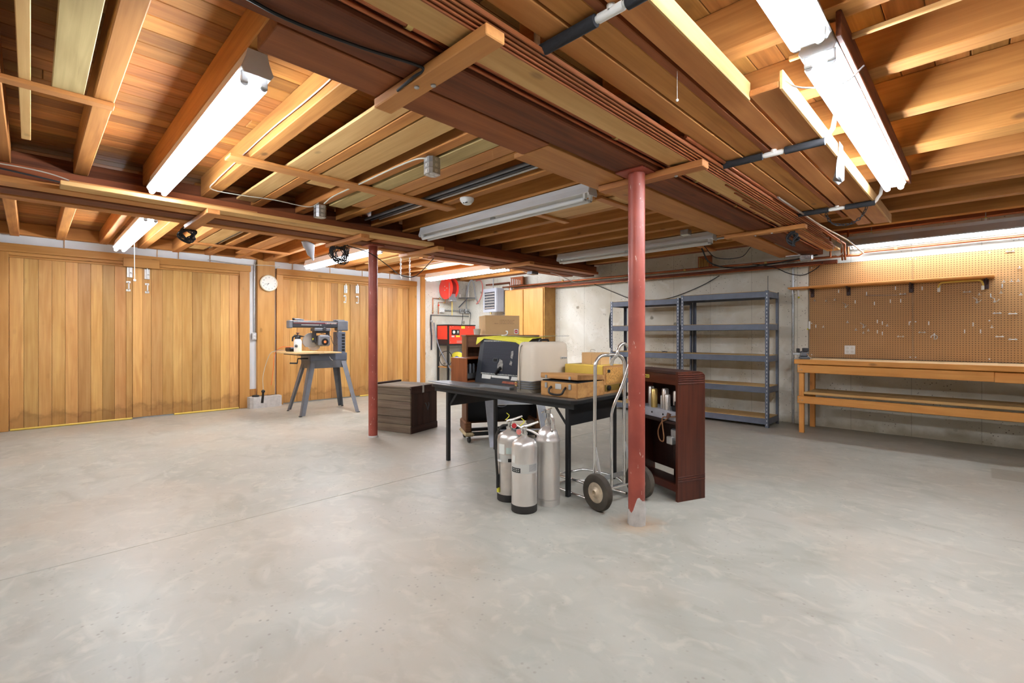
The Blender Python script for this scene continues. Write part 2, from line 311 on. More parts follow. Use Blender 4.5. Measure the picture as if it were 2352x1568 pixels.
# ---------------------------------------------------------------- geometry helpers
OFF = {}
class MB:
    def __init__(s): s.v = []; s.f = []
    def add(s, vs, fs, mat=None):
        o = len(s.v)
        for p in vs:
            p = Vector(p); s.v.append(mat @ p if mat is not None else p)
        s.f += [[i + o for i in f] for f in fs]; return s
    def box(s, x0, x1, y0, y1, z0, z1, bev=0., mat=None):
        if x0 > x1: x0, x1 = x1, x0
        if y0 > y1: y0, y1 = y1, y0
        if z0 > z1: z0, z1 = z1, z0
        b = min(bev, .45 * min(x1 - x0, y1 - y0, z1 - z0))
        if b <= 0:
            vs = [(x, y, z) for x in (x0, x1) for y in (y0, y1) for z in (z0, z1)]
            return s.add(vs, [[0, 1, 3, 2], [4, 6, 7, 5], [0, 4, 5, 1], [2, 3, 7, 6], [0, 2, 6, 4], [1, 5, 7, 3]], mat)
        lo, hi = (x0, y0, z0), (x1, y1, z1); vs = []; idx = {}
        for c in range(8):
            sg = [(c >> 2) & 1, (c >> 1) & 1, c & 1]
            for a in range(3):
                p = []
                for k in range(3):
                    e = hi[k] if sg[k] else lo[k]
                    if k != a: e += -b if sg[k] else b
                    p.append(e)
                idx[(c, a)] = len(vs); vs.append(p)
        fs = []
        for a in range(3):
            o = [k for k in range(3) if k != a]
            for sgn in (0, 1):
                q = []
                for (i, j) in ((0, 0), (0, 1), (1, 1), (1, 0)):
                    sg = [0, 0, 0]; sg[a] = sgn; sg[o[0]] = i; sg[o[1]] = j
                    q.append(idx[(sg[0] * 4 + sg[1] * 2 + sg[2], a)])
                fs.append(q)
            for i in (0, 1):
                for j in (0, 1):
                    sg = [0, 0, 0]; sg[o[0]] = i; sg[o[1]] = j
                    c0 = sg[0] * 4 + sg[1] * 2 + sg[2]; sg[a] = 1; c1 = sg[0] * 4 + sg[1] * 2 + sg[2]
                    fs.append([idx[(c0, o[0])], idx[(c1, o[0])], idx[(c1, o[1])], idx[(c0, o[1])]])
        for c in range(8): fs.append([idx[(c, 0)], idx[(c, 1)], idx[(c, 2)]])
        return s.add(vs, fs, mat)
    def beam(s, p0, p1, w, h, up=(0, 0, 1), bev=0.):
        p0, p1 = Vector(p0), Vector(p1); d = p1 - p0; L = d.length; d.normalize()
        up = Vector(up); y = up.cross(d)
        if y.length < 1e-5: y = Vector((0, 1, 0)).cross(d)
        y.normalize(); z = d.cross(y)
        m = Matrix(((d.x, y.x, z.x, p0.x), (d.y, y.y, z.y, p0.y), (d.z, y.z, z.z, p0.z), (0, 0, 0, 1)))
        return s.box(0, L, -w / 2, w / 2, -h / 2, h / 2, bev, m)
    def tube(s, pts, r, n=8, closed=False):
        pts = [Vector(p) for p in pts]; k = len(pts); rs = r if isinstance(r, (list, tuple)) else [r] * k
        tang = []
        for i in range(k):
            if closed: t = pts[(i + 1) % k] - pts[i - 1]
            else: t = pts[min(i + 1, k - 1)] - pts[max(i - 1, 0)]
            tang.append(t.normalized() if t.length > 1e-9 else Vector((0, 0, 1)))
        u = tang[0].orthogonal().normalized(); vs = []
        for i in range(k):
            t = tang[i]; u = (u - t * u.dot(t))
            if u.length < 1e-6: u = t.orthogonal()
            u.normalize(); w_ = t.cross(u)
            for j in range(n):
                a = 2 * PI * j / n; vs.append(pts[i] + (u * math.cos(a) + w_ * math.sin(a)) * rs[i])
        fs = []
        for i in range(k if closed else k - 1):
            i2 = (i + 1) % k
            for j in range(n): fs.append([i * n + j, i * n + (j + 1) % n, i2 * n + (j + 1) % n, i2 * n + j])
        if not closed: fs += [list(range(n))[::-1], [(k - 1) * n + j for j in range(n)]]
        return s.add(vs, fs)
    def cyl(s, p0, p1, r, n=16, r1=None): return s.tube([p0, p1], [r, r if r1 is None else r1], n)
    def lathe(s, prof, c=(0, 0, 0), n=24, axis=(0, 0, 1), ring=False):
        if ring: prof = list(prof) + [prof[0]]
        ax = Vector(axis).normalized(); u = ax.orthogonal().normalized(); w_ = ax.cross(u); c = Vector(c); vs = []; fs = []
        for (r, z) in prof:
            for j in range(n):
                a = 2 * PI * j / n; vs.append(c + ax * z + (u * math.cos(a) + w_ * math.sin(a)) * max(r, 1e-5))
        for i in range(len(prof) - 1):
            for j in range(n): fs.append([i * n + j, i * n + (j + 1) % n, (i + 1) * n + (j + 1) % n, (i + 1) * n + j])
        if not ring: fs += [list(range(n))[::-1], [(len(prof) - 1) * n + j for j in range(n)]]
        return s.add(vs, fs)
    def prism(s, poly, d0, d1, ax='X', mat=None):
        def p3(a, b, d): return (d, a, b) if ax == 'X' else ((a, d, b) if ax == 'Y' else (a, b, d))
        n = len(poly); vs = [p3(a, b, d0) for a, b in poly] + [p3(a, b, d1) for a, b in poly]
        fs = [list(range(n)), [n + i for i in range(n)][::-1]] + [[i, (i + 1) % n, n + (i + 1) % n, n + i] for i in range(n)]
        return s.add(vs, fs, mat)
    def ball(s, c, r, n=12, sz=1.):
        return s.lathe([(r * math.sin(PI * i / 8), -r * sz * math.cos(PI * i / 8)) for i in range(9)], c, n)
    def build(s, name, mat, parent=None, smooth=False, ang=40):
        lo = Vector([min(v[i] for v in s.v) for i in range(3)]); hi = Vector([max(v[i] for v in s.v) for i in range(3)])
        c = (lo + hi) / 2
        me = bpy.data.meshes.new(name); me.from_pydata([v - c for v in s.v], [], s.f)
        bm = bmesh.new(); bm.from_mesh(me); bmesh.ops.recalc_face_normals(bm, faces=bm.faces); bm.to_mesh(me); bm.free()
        if smooth:
            me.polygons.foreach_set('use_smooth', [True] * len(me.polygons)); me.set_sharp_from_angle(angle=R(ang))
        me.materials.append(mat); o = bpy.data.objects.new(name, me); COL.objects.link(o)
        off = OFF[parent.name] if parent is not None else Vector((0, 0, 0))
        o.location = c - off; o.parent = parent; OFF[o.name] = c
        return o
def tag(o, label=None, cat=None, group=None, kind=None):
    if label: o['label'] = label
    if cat: o['category'] = cat
    if group: o['group'] = group
    if kind: o['kind'] = kind
    return o
def thing(name, label, cat, loc=(0, 0, 0), rz=0., group=None, kind=None):
    o = bpy.data.objects.new(name, None); COL.objects.link(o); o.location = loc; o.rotation_euler = (0, 0, rz)
    o.empty_display_size = .05; OFF[o.name] = Vector((0, 0, 0)); tag(o, label, cat, group, kind); return o
def board(name, kind, x0, x1, y0, y1, z0, z1, parent=None, bev=.003, mat=None):
    d = (abs(x1 - x0), abs(y1 - y0), abs(z1 - z0)); ax = 'XYZ'[d.index(max(d))]
    return MB().box(x0, x1, y0, y1, z0, z1, bev).build(name, mat or wood(kind, ax), parent)
def struct(o): o['kind'] = 'structure'; return o
def part(name, mat, parent, *boxes, bev=.0):
    return [MB().box(*b, bev).build(name, mat, parent) for b in boxes][0]
def arc(c, r, a0, a1, n, ax='XZ'):
    out = []
    for i in range(n + 1):
        a = R(a0 + (a1 - a0) * i / n); p, q = r * math.cos(a), r * math.sin(a)
        out.append({'XZ': (c[0] + p, c[1], c[2] + q), 'YZ': (c[0], c[1] + p, c[2] + q), 'XY': (c[0] + p, c[1] + q, c[2])}[ax])
    return out
def smooth_path(pts, k=6):      # Catmull-Rom through the points
    P = [Vector(p) for p in pts]; P = [P[0] * 2 - P[1]] + P + [P[-1] * 2 - P[-2]]; out = []
    for i in range(1, len(P) - 2):
        for j in range(k):
            t = j / k; a, b, c_, d = P[i - 1], P[i], P[i + 1], P[i + 2]
            out.append(.5 * ((2 * b) + (c_ - a) * t + (2 * a - 5 * b + 4 * c_ - d) * t * t + (3 * b - a - 3 * c_ + d) * t ** 3))
    out.append(P[-2]); return out
def lettering(txt, size, mat, parent, loc, rot, name='lettering', align='CENTER', depth=.0006):
    cu = bpy.data.curves.new(name, 'FONT'); cu.body = txt; cu.size = size; cu.align_x = align; cu.align_y = 'CENTER'; cu.extrude = depth
    tmp = bpy.data.objects.new(name + '_src', cu); COL.objects.link(tmp)
    dg = bpy.context.evaluated_depsgraph_get(); me = bpy.data.meshes.new_from_object(tmp.evaluated_get(dg))
    bpy.data.objects.remove(tmp); me.materials.clear(); me.materials.append(mat); me.name = name
    o = bpy.data.objects.new(name, me); COL.objects.link(o); o.parent = parent
    o.location = Vector(loc) - (OFF[parent.name] if parent else Vector()); o.rotation_euler = rot; OFF[o.name] = Vector(loc); return o

# ---------------------------------------------------------------- floor, walls
fl = thing('floor', 'pale grey concrete garage floor', None, kind='structure')
MB().box(-9.1, -3.534, -3.3, 7.65, -.12, 0, .002).build('slab', M_FLOOR, fl)
MB().box(-3.528, 3.5, -3.3, 7.65, -.12, 0, .002).build('slab', M_FLOOR, fl)
MB().box(-9.1, 3.5, -3.3, 7.65, -.2, -.10).build('bed', M_DARK, fl)
def wall(name, mat, *b): return struct(MB().box(*b).build(name, mat))
wall('wall_left', M_WHITE, -9.1, -8.94, -3.3, 6.235, 0, 2.70)
wall('wall_corner', M_WALL, -9.1, -8.95, 6.235, 7.65, 0, 2.70)
wall('wall_back', M_WALL, -8.95, 3.5, 7.55, 7.7, 0, 2.70)
wall('wall_right', M_WALL, 3.4, 3.5, -3.3, 7.55, 0, 2.70)
wall('wall_front', M_WALL, -8.94, 3.4, -3.3, -3.2, 0, 2.70)
# pilaster strip behind the bench end, a touch proud of the wall
struct(MB().box(-1.87, -1.70, 7.515, 7.55, 0, 2.3, .004).build('wall_pilaster', M_WALL))

# ---------------------------------------------------------------- ceiling: deck planks and joists
ce = thing('ceiling', 'open timber ceiling of plank decking on joists', None, kind='structure')
x = -9.0; i = 0
mdeck = wood('deck', 'Y')
while x < 3.4:
    wd = .14; cuts = sorted(random.uniform(-2.8, 7.2) for _ in range(2 if x < .5 else 1))
    ys = [-3.25] + [c for c in cuts] + [7.6]
    for a, b in zip(ys, ys[1:]):
        if b - a < .3: continue
        MB().box(x + .0015, x + wd - .0015, a + .001, b - .001, 2.70, 2.735, .004).build('plank', mdeck, ce)
    x += wd
struct(MB().box(-9.1, 3.5, -3.3, 7.65, 2.737, 2.80).build('ceiling_backing', M_DARK))
JY = [.285 + .43 * k for k in range(-8, 17)]
for y in JY:
    if y > 7.3: continue
    dy = random.uniform(-.008, .008); h = .045 + random.uniform(-.002, .004); dz = random.uniform(-.006, .004)
    board('joist', 'joist', -5.14, -1.74, y - h + dy, y + h + dy, 2.52 + dz, 2.70, ce, .005)
    board('joist', 'joist', -8.86, -5.36, y - h + dy, y + h + dy, 2.52 + dz, 2.70, ce, .005)
RJ = [(2.81, 2.93), (3.45, 3.57), (4.13, 4.34), (4.77, 4.88), (5.45, 5.56), (6.14, 6.25), (6.79, 6.89)] + [(2.17 - .65 * k, 2.28 - .65 * k) for k in range(9)]
for a, b in RJ: board('joist', 'joist', -1.46, 3.38, a, b, 2.50, 2.70, ce, .005)
# rim timber over the garage doors, sill over the back wall
board('rim_beam', 'joist', -8.97, -8.86, -3.2, 7.5, 2.54, 2.70, ce, .004)
board('rim_beam', 'redfir', -8.9, 3.3, 7.44, 7.56, 2.56, 2.70, ce, .004)
# battens nailed under the joists
for b in [(-3.88, -3.74, .98, 2.99, 2.497, 2.518), (-3.47, -3.40, -1.2, .325, 2.494, 2.518), (-3.36, -3.28, 3.62, 4.24, 2.494, 2.518), (-2.56, -2.48, 3.68, 4.24, 2.494, 2.518),
          (-7.80, -7.68, 1.55, 2.85, 2.497, 2.518), (-6.6, -6.5, 4.5, 5.6, 2.497, 2.518), (-2.9, -2.82, 5.97, 7.2, 2.494, 2.518), (-4.1, -4.02, 5.97, 7.2, 2.494, 2.518)]:
    board('batten', 'fir', *b, ce, .003)

# ---------------------------------------------------------------- girders on red posts
g1 = thing('girder_beam', 'dark rough timber girder over the near red post', None, kind='structure')
board('timber', 'girder', -1.72, -1.50, -3.2, 7.40, 2.31, 2.62, g1, .006)
board('ledger', 'redfir', -1.74, -1.72, -3.2, 7.40, 2.40, 2.50, g1, .003)
for y, sg in ((1.135, 0), (2.90, 0), (5.24, 0)):
    board('cleat', 'fir', -1.955, -1.20, y - .045, y + .045, 2.265, 2.308, g1, .004)
for x, y in ((-1.66, 1.12), (-1.60, 1.16), (-1.4, 2.92), (-1.66, 5.25), (-1.5, 5.23)):
    MB().lathe([(.011, 0), (.011, .006), (.006, .009)], (x, y, 2.265), 10, (0, 0, -1)).build('bolt_head', M_STEEL, g1, True)
g2 = thing('girder_beam', 'dark timber girder over the far red post', None, kind='structure')
board('timber', 'girder', -5.36, -5.15, -3.2, 7.40, 2.33, 2.62, g2, .006)
for x0, x1, k in ((-5.14, -5.10, 'redfir'), (-5.41, -5.365, 'redfir')): board('ledger', k, x0, x1, -3.2, 7.40, 2.40, 2.51, g2, .003)
for y in (1.11, 2.53, 3.54, 5.20): board('cleat', 'fir', -5.60, -4.72, y - .05, y + .05, 2.285, 2.328, g2, .004)
for name, xy, top, lab in (('support_post', (-1.615, 2.80), 2.31, 'red painted steel column with a grey plastered foot beside the hand truck'),
                           ('support_post', (-5.275, 2.93), 2.33, 'red painted steel column standing in front of the wooden chest')):
    p = thing(name, lab, 'column', (xy[0], xy[1], 0))
    MB().tube([(0, 0, .0), (0, 0, top - .012)], .054, 28).build('shaft', M_POST, p, True)
    part('cap_plate', M_POST, p, (-.10, .10, -.10, .10, top - .012, top), bev=.002)
    if xy[0] > -3:
        m = MB(); pts = []
        n = 26; rows = 6
        for i in range(rows):
            for j in range(n):
                a = 2 * PI * j / n; hmax = .085 + .10 * max(0, math.cos(a - R(-28))) ** 2 + .018 * math.sin(5 * a) 
                z = hmax * i / (rows - 1); r = .0572 + (.003 * math.sin(9 * a + i) if i < rows - 1 else -.003)
                pts.append((r * math.cos(a), r * math.sin(a), z))
        fs = [[i * n + j, i * n + (j + 1) % n, (i + 1) * n + (j + 1) % n, (i + 1) * n + j] for i in range(rows - 1) for j in range(n)]
        m.add(pts, fs); m.build('plaster_foot', M_POSTBASE, p, True)
    else:
        MB().lathe([(.062, 0), (.06, .012), (.0545, .02)], (0, 0, 0), 24).build('foot_ring', M_POSTBASE, p, True)

# ---------------------------------------------------------------- garage door wall
MS = stain_door()
def door(name, lab, yh0, yh1, jl, jr, seams, centre, cover, hw, seals):
    d = thing(name, lab, None, kind='structure')
    board('header', 'frame', -8.94, -8.875, yh0, yh1, 2.315, 2.42, d, .004)
    board('stop_moulding', 'frame', -8.94, -8.89, jl[1] - .02, jr[0] + .02, 2.27, 2.313, d, .006)
    board('stop_moulding', 'frame', -8.94, -8.90, jl[1] - .02, jr[0] + .02, 2.24, 2.268, d, .006)
    for j in (jl, jr): board('jamb', 'frame', -8.94, -8.885, j[0], j[1], .0, 2.314, d, .005)
    for a, b in zip(seams, seams[1:]):
        pr = .012 if abs((a + b) / 2 - centre) < .02 else random.uniform(-.001, .001)
        MB().box(-8.938, -8.915 + pr, a + .0008, b - .0008, .02, 2.262, .0028).build('board', MS, d)
    if cover: board('cover_block', 'frame', -8.90, -8.84, cover[0], cover[1], 2.235, 2.365, d, .004)
    for y, zt, kind in hw:
        xx = -8.903 if kind == 'bolt' else -8.905
        if kind == 'bolt':
            q = part('slide_bolt', M_ZINC, d, (xx - .012, xx + .003, y - .032, y + .032, zt - .15, zt), bev=.002)
            MB().cyl((xx + .012, y, zt - .14), (xx + .012, y, zt + .03), .009, 10).build('bolt_rod', M_ZINC, q, True)
            MB().cyl((xx + .012, y, zt - .08), (xx + .035, y + .02, zt - .085), .006, 8).build('knob', M_ZINC, q, True)
        else:
            q = part('pull_handle', M_ZINC, d, (xx - .01, xx + .002, y - .026, y + .026, zt - .03, zt), (xx - .01, xx + .002, y - .026, y + .026, zt - .15, zt - .12), bev=.002)
            MB().tube(smooth_path([(xx, y, zt - .02), (xx + .035, y, zt - .035), (xx + .038, y, zt - .075), (xx + .035, y, zt - .115), (xx, y, zt - .13)], 5), .009, 8).build('grip', M_ZINC, q, True)
    for a, b in seals: MB().tube([(-8.898, a, .014), (-8.898, b, .014)], .014, 10).build('bottom_seal', M_CREAMR, d, True)
    return d
s1 = [-.197, -.065, .069, .199, .33, .459, .592, .719, .85, .98, 1.054, 1.168, 1.277, 1.415, 1.547, 1.664, 1.799, 1.931, 2.056, 2.193, 2.32, 2.466]
door('door_1', 'wide pair of cedar plank garage doors', -.42, 2.64, (-.42, -.2), (2.47, 2.625), s1, 1.111, (.94, 1.37),
     [(1.02, 2.235, 'bolt'), (1.225, 2.225, 'bolt'), (1.005, 2.03, 'pull'), (1.225, 2.015, 'pull')], [(-.19, 1.05), (1.56, 2.46)])
s2 = [3.175, 3.30, 3.42, 3.545, 3.67, 3.80, 3.93, 4.07, 4.20, 4.325, 4.45, 4.54, 4.66, 4.79, 4.92, 5.05, 5.17, 5.29, 5.41, 5.53, 5.66, 5.80]
door('door_2', 'pair of cedar plank garage doors behind the saw', 3.062, 6.0, (3.062, 3.173), (5.803, 6.0), s2, 4.49, (4.36, 6.0) and None,
     [(4.355, 2.215, 'bolt'), (4.60, 2.225, 'bolt'), (4.34, 2.02, 'pull'), (4.60, 2.02, 'pull')], [(4.65, 5.7)])
struct(board('trim_1', 'frame', -8.945, -8.90, 6.12, 6.235, 0, 2.54))
struct(board('trim_2', 'frame', -8.945, -8.865, 2.742, 3.025, .19, 2.54, None, .006))
struct(board('trim_3', 'frame', -8.945, -8.92, 2.63, 2.735, .19, .31))
for y in (.32, 1.35, 1.62, 2.05, 3.35, 4.05, 4.72, 5.35, 5.85):   # wooden tacks that hold the white strip
    MB().box(-8.94, -8.93, y - .004, y + .004, 2.43, 2.56).build('tack', wood('frame', 'Z'), ce)
pad = MB(); pad.prism([(-8.95, 2.585), (-8.74, 2.585), (-8.705, 2.63), (-8.715, 3.06), (-8.74, 3.095), (-8.95, 3.095)], 0, .185, 'Z')
tag(pad.build('plinth_block', M_POSTBASE), 'white painted concrete block under the timber post between the garage doors', 'block')
tag(MB().lathe([(.055, 0), (.058, .01), (.052, .026), (.03, .03)], (-8.83, 2.70, .185), 20).build('rubber_puck', M_BLACK, None, True), 'black rubber puck lying on the white concrete block', 'puck')
# conduit and outlet left of the timber post
t = thing('wall_outlet', 'grey steel outlet box on conduit beside the garage doors', 'outlet', (-8.93, 2.70, 1.22))
part('box', M_STEEL, t, (-.01, .035, -.03, .03, -.055, .055), bev=.003)
part('cover_plate', M_ZINC, t, (.035, .039, -.033, .033, -.06, .06), bev=.001)
for z in (-.025, .025): MB().lathe([(.014, 0), (.014, .003)], (.039, 0, z), 12, (1, 0, 0)).build('socket', M_PLASTIC, t)
MB().tube([(.01, .01, .055), (.01, .01, 1.22), (.01, .03, 1.29)], .011, 10).build('conduit', M_STEEL, t, True)
# clock
t = thing('wall_clock', 'round white wall clock with dark hands on the timber post', 'clock', (-8.864, 2.915, 2.14))
MB().lathe([(.128, 0), (.142, .01), (.142, .035), (.132, .045), (.124, .04), (.124, .0)], (0, 0, 0), 40, (1, 0, 0), True).build('rim', M_CLOCKRIM, t, True)
MB().lathe([(.126, .0), (.126, .036)], (0, 0, 0), 40, (1, 0, 0)).build('dial', M_PAPER, t)
for h in range(12):
    a = R(90 - 30 * (h + 1)); lettering(str(h + 1), .026, M_INK, t, (.0375, .1 * math.cos(a), .1 * math.sin(a)), (R(90), 0, R(90)), 'numeral')
for a, l, wd in ((-93 + 180, .05, .006), (193 + 0, .082, .004)):
    aa = R(90 - (222 if l < .06 else 252)); MB().beam((.04, 0, 0), (.04, l * math.cos(aa), l * math.sin(aa)), wd, .002, (1, 0, 0)).build('hand', M_INK, t)

# ---------------------------------------------------------------- fluorescent fixtures
def tube_mat(power): return plain('tube_lit_%03d' % round(power * 100), (240, 247, 255), .3, emit=TUBE * power)
def fixture(label, loc, rz, lit, hood=False, power=1., L=2.44, drop=.092, spread=.040, wire=None, group='strip lights under the joists'):
    t = thing('fluorescent_fixture', label, 'light fixture', loc, rz, group)
    h = L / 2
    MB().prism([(-.068, .0), (-.05, .05), (-.04, drop), (.04, drop), (.05, .05), (.068, .0), (.064, -.003), (.03, .010), (-.03, .010), (-.064, -.003)], -h, h, 'X').build('housing', M_FIXW, t)
    if hood:
        for s in (-1, 1): MB().prism([(s * .05, .055), (s * .135, -.028), (s * .135, -.042), (s * .128, -.03), (s * .046, .05)], -h, h, 'X').build('reflector', M_FIXW, t)
    for s in (-1, 1):
        MB().prism([(-.064, -.002), (-.046, .05), (.046, .05), (.064, -.002), (.055, -.02), (-.055, -.02)], s * h - .004, s * h + .004, 'X').build('end_plate', M_FIXW, t)
        for y in (-spread, spread):
            MB().box(s * (h - .05) - .012, s * (h - .05) + .012, y - .016, y + .016, -.045, .012, .004).build('lampholder', M_PLASTIC, t)
    for y in (-spread, spread):
        n = 14
        tb = MB().tube([(-h + .062, y, -.042), (h - .062, y, -.042)], .0185, n).build('tube', tube_mat(power) if lit else M_TUBEOFF, t, True)
        for s in (-1, 1): MB().tube([(s * (h - .062), y, -.042), (s * (h - .046), y, -.042)], .0165, n).build('tube_cap', M_STEEL, tb, True)
    MB().box(-.03, .03, -.012, .012, -.012, .012, .003).build('centre_clip', M_STEEL, t)
    return t
Z0 = 2.42
fixture('lit twin-tube strip light under the joist nearest the timber girder, upper left of the photo', (-3.53, .715, Z0), 0, True)
fixture('unlit twin-tube strip light beside the smoke detector', (-3.53, 3.295, Z0), 0, False)
fixture('unlit twin-tube strip light above the steel shelving, behind the near red post', (-3.55, 5.89, Z0), 0, False)
fixture('lit twin-tube strip light with a pull cord in front of the wide garage doors', (-7.00, .83, Z0 - .01), 0, True)
fixture('lit twin-tube strip light above the radial arm saw, behind the coiled wire', (-7.02, 3.34, Z0), 0, True, power=1.1)
fixture('lit twin-tube strip light above the red hose reel', (-7.02, 5.82, Z0), 0, True, power=1.35)
fixture('lit twin-tube strip light beside the insulated pipe racks, upper right of the photo', (-.475, 3.46, Z0 - .02), R(90), True, power=1.25)
fixture('lit twin-tube strip light cut by the top edge of the photo', (-.475, .93, Z0 - .02), R(90), True, power=.6)
fixture('lit strip light hung on short hooks above the pegboard', (.01, 7.30, 2.385), 0, True, hood=True, power=.36)
board_ = board('mounting_board', 'girder', -.405, -.385, 2.2, 4.75, 2.40, 2.499); tag(board_, 'thin brown board along the lit strip light beside the pipe racks', 'board')
for x in (-.97, .03):
    t = thing('fixture_hook', 'small white and yellow hook that carries the light above the pegboard, %s' % ('near the copper pipes' if x < -.5 else 'further along the joist'), 'hook', (x, 7.30, 2.485))
    MB().tube([(0, 0, .0), (0, 0, .04), (0, -.002, .085)], .004, 6).build('wire', M_STEEL, t); MB().box(-.009, .009, -.009, .009, -.005, .035, .003).build('tag', M_PLASTIC, t)
    MB().box(-.0095, .0095, -.0095, .0095, .022, .032).build('band', M_YELLOW, t)
MB_ = MB().tube([(-7.45, .90, 2.38), (-7.45, .90, 2.2), (-7.45, .902, 1.93)], .003, 6); pc = thing('pull_cord', 'white pull cord hanging from the light before the wide garage doors', 'cord')
MB_.build('cord', M_PLASTIC, pc); MB().ball((-7.45, .902, 1.915), .016, 10).build('pull_knob', M_PLASTIC, pc, True)

# ---------------------------------------------------------------- lumber stored overhead
def lumber(kind, lab, *b, cat='board', name='stored_board', **k): return tag(board(name, kind, *b, **k), lab, cat)
lumber('redfir', 'thick brown plank lying along the near girder, its end beside the bright strip light', -1.945, -1.735, .60, 2.055, 2.312, 2.372)
lumber('fir', 'wide plank under the brown plank along the near girder, ending above the red post', -2.02, -1.745, 2.06, 5.2, 2.3095, 2.338, bev=.003)
lumber('fir', 'wide plank along the near girder running on to the back wall', -2.0, -1.77, 5.21, 7.3, 2.310, 2.336)
lumber('pine', 'wide pale plank on the cleats right of the near girder and its copper pipes', -1.425, -1.285, -1.2, 7.25, 2.321, 2.345)
for i in range(5):
    lumber('redfir', ['reddish moulding strip next to the wide pale plank by the near girder', 'second moulding strip from the wide pale plank', 'middle moulding strip of the five by the wide pale plank',
                      'fourth moulding strip from the wide pale plank', 'outermost moulding strip from the wide pale plank'][i], -1.282 + i * .017, -1.268 + i * .017, -1.2, 6.9 - .25 * i, 2.310 + .004 * i, 2.330 + .004 * i, name='moulding_strip', cat='moulding', bev=.004)
RZ = 2.372
lumber('fir', 'wide flat board on the pipe racks nearest the mouldings', -1.195, -1.085, -.9, 5.6, RZ, RZ + .035)
lumber('joist', 'brown rough board on the pipe racks, second from the mouldings', -1.075, -.965, -.9, 5.3, RZ + .004, RZ + .045)
lumber('redfir', 'narrow red board standing on edge in the middle of the pipe racks', -.962, -.9255, -1.0, 5.5, RZ, RZ + .09)
lumber('fir', 'board with a brightly lit edge on the pipe racks, ending at the pale short block', -.910, -.800, -1.0, 6.0, RZ, RZ + .05)
lumber('pine', 'pale strip as lit side of a rack board, stopping beside the strip light', -.800, -.787, -1.0, 2.42, RZ - .01, RZ + .075)  # paler wood stands in for lamp light on the side of the rack board
lumber('fir', 'board with knots on the pipe racks closest to the lit strip light', -.785, -.660, 2.40, 6.05, RZ, RZ + .03)
lumber('pine', 'pale strip as lit side of the knotty rack board, ending at the last pipe rack', -.658, -.642, 2.40, 6.05, RZ - .01, RZ + .075)  # lit side of the knotty board, put in as a strip of paler wood
lumber('pine', 'long thin pale rod lying across the joists beside the bright strip light', -.62, .6, 2.40, 2.42, 2.475, 2.496, name='stored_rod', cat='rod')
# boards resting on the battens between the joists (middle bay)
ZB = 2.5185
lumber('pine', 'pale plank on the overhead batten next to the joist with the cable', -5.0, -1.95, 1.362, 1.518, ZB, ZB + .02)
lumber('pine', 'wide knotty plank on the overhead batten beside the upper junction box', -4.05, -1.9, 1.630, 1.845, ZB, ZB + .02)
lumber('treated', 'greenish treated plank on the overhead batten behind the junction box', -4.6, -1.95, 2.075, 2.225, ZB, ZB + .03)
lumber('fir', 'orange plank on the overhead batten, next beyond the greenish plank', -4.45, -1.95, 2.235, 2.375, ZB, ZB + .022)
lumber('pine', 'short rough stud lying on the thin batten, upper left corner of the photo', -4.45, -1.9, -.045, .0, ZB, ZB + .09)
lumber('treated', 'greenish treated board lying on the thin batten, upper left corner of the photo', -3.46, -1.8, .075, .20, ZB, ZB + .04)
lumber('pine', 'short pale panel held by two battens beyond the unlit light', -3.4, -2.0, 3.80, 4.09, ZB, ZB + .02)
lumber('pine', 'pale plank on the batten over the garage doors next to the steel rods', -8.3, -6.0, 1.63, 1.82, ZB, ZB + .02)
lumber('fir', 'orange plank on the batten over the garage doors beyond the steel rods', -8.3, -6.0, 2.25, 2.39, ZB, ZB + .02)
lumber('pine', 'wide pale plank overhead between the far girder and the second garage doors', -7.9, -5.6, 4.22, 4.50, ZB, ZB + .02)
lumber('pine', 'pale plank overhead next to the lit light above the hose reel', -7.6, -5.5, 5.10, 5.38, ZB, ZB + .02)
# planks on the cleats of the far girder
lumber('pine', 'greenish pale plank on the cleats along the far girder, nearest the middle of the room', -4.90, -4.74, .15, 3.45, 2.330, 2.362)
lumber('fir', 'orange plank on the cleats tight against the far girder', -5.09, -4.93, -.6, 2.75, 2.330, 2.375)
lumber('fir', 'thin strip lying on the planks of the far girder, upper left', -4.98, -4.85, .2, 1.5, 2.377, 2.399)
lumber('redfir', 'long brown plank along the far girder running to the back wall', -5.09, -4.92, 2.80, 7.2, 2.330, 2.375)
lumber('fir', 'plank on the garage side of the far girder, behind the coiled wire', -5.56, -5.42, -1.0, 3.9, 2.330, 2.365)
lumber('redfir', 'plank on the garage side of the far girder above the hose reel light', -5.58, -5.42, 3.95, 7.1, 2.330, 2.370)
# rods and conduit laid on the batten
for i, (y, z, r, m, xa, xb, lab) in enumerate([(2.655, 2.545, .016, M_SAWGREY, -4.95, -1.8, 'dark steel pipe stored overhead beside the smoke detector'), (2.700, 2.538, .012, M_SAWDARK, -4.9, -1.8, 'thin black pipe stored overhead beside the white conduit'),
                                       (2.748, 2.540, .013, M_STEEL, -4.8, -1.85, 'bright conduit stored overhead next to the smoke detector'), (1.92 - .05, 2.54, .012, M_STEEL, -8.2, -6.2, 'bright steel rod stored over the wide garage doors'),
                                       (1.84, 2.54, .01, M_SAWGREY, -8.3, -6.3, 'dull steel rod stored over the wide garage doors'),
                                       (6.52, 2.54, .014, M_TUBEOFF, -4.6, -2.4, 'spare white lamp tube stored overhead near the back wall')]):
    tag(MB().tube([(xa, y, z), (xb, y, z)], r, 10).build('stored_pipe', m, None, True), lab, 'pipe')
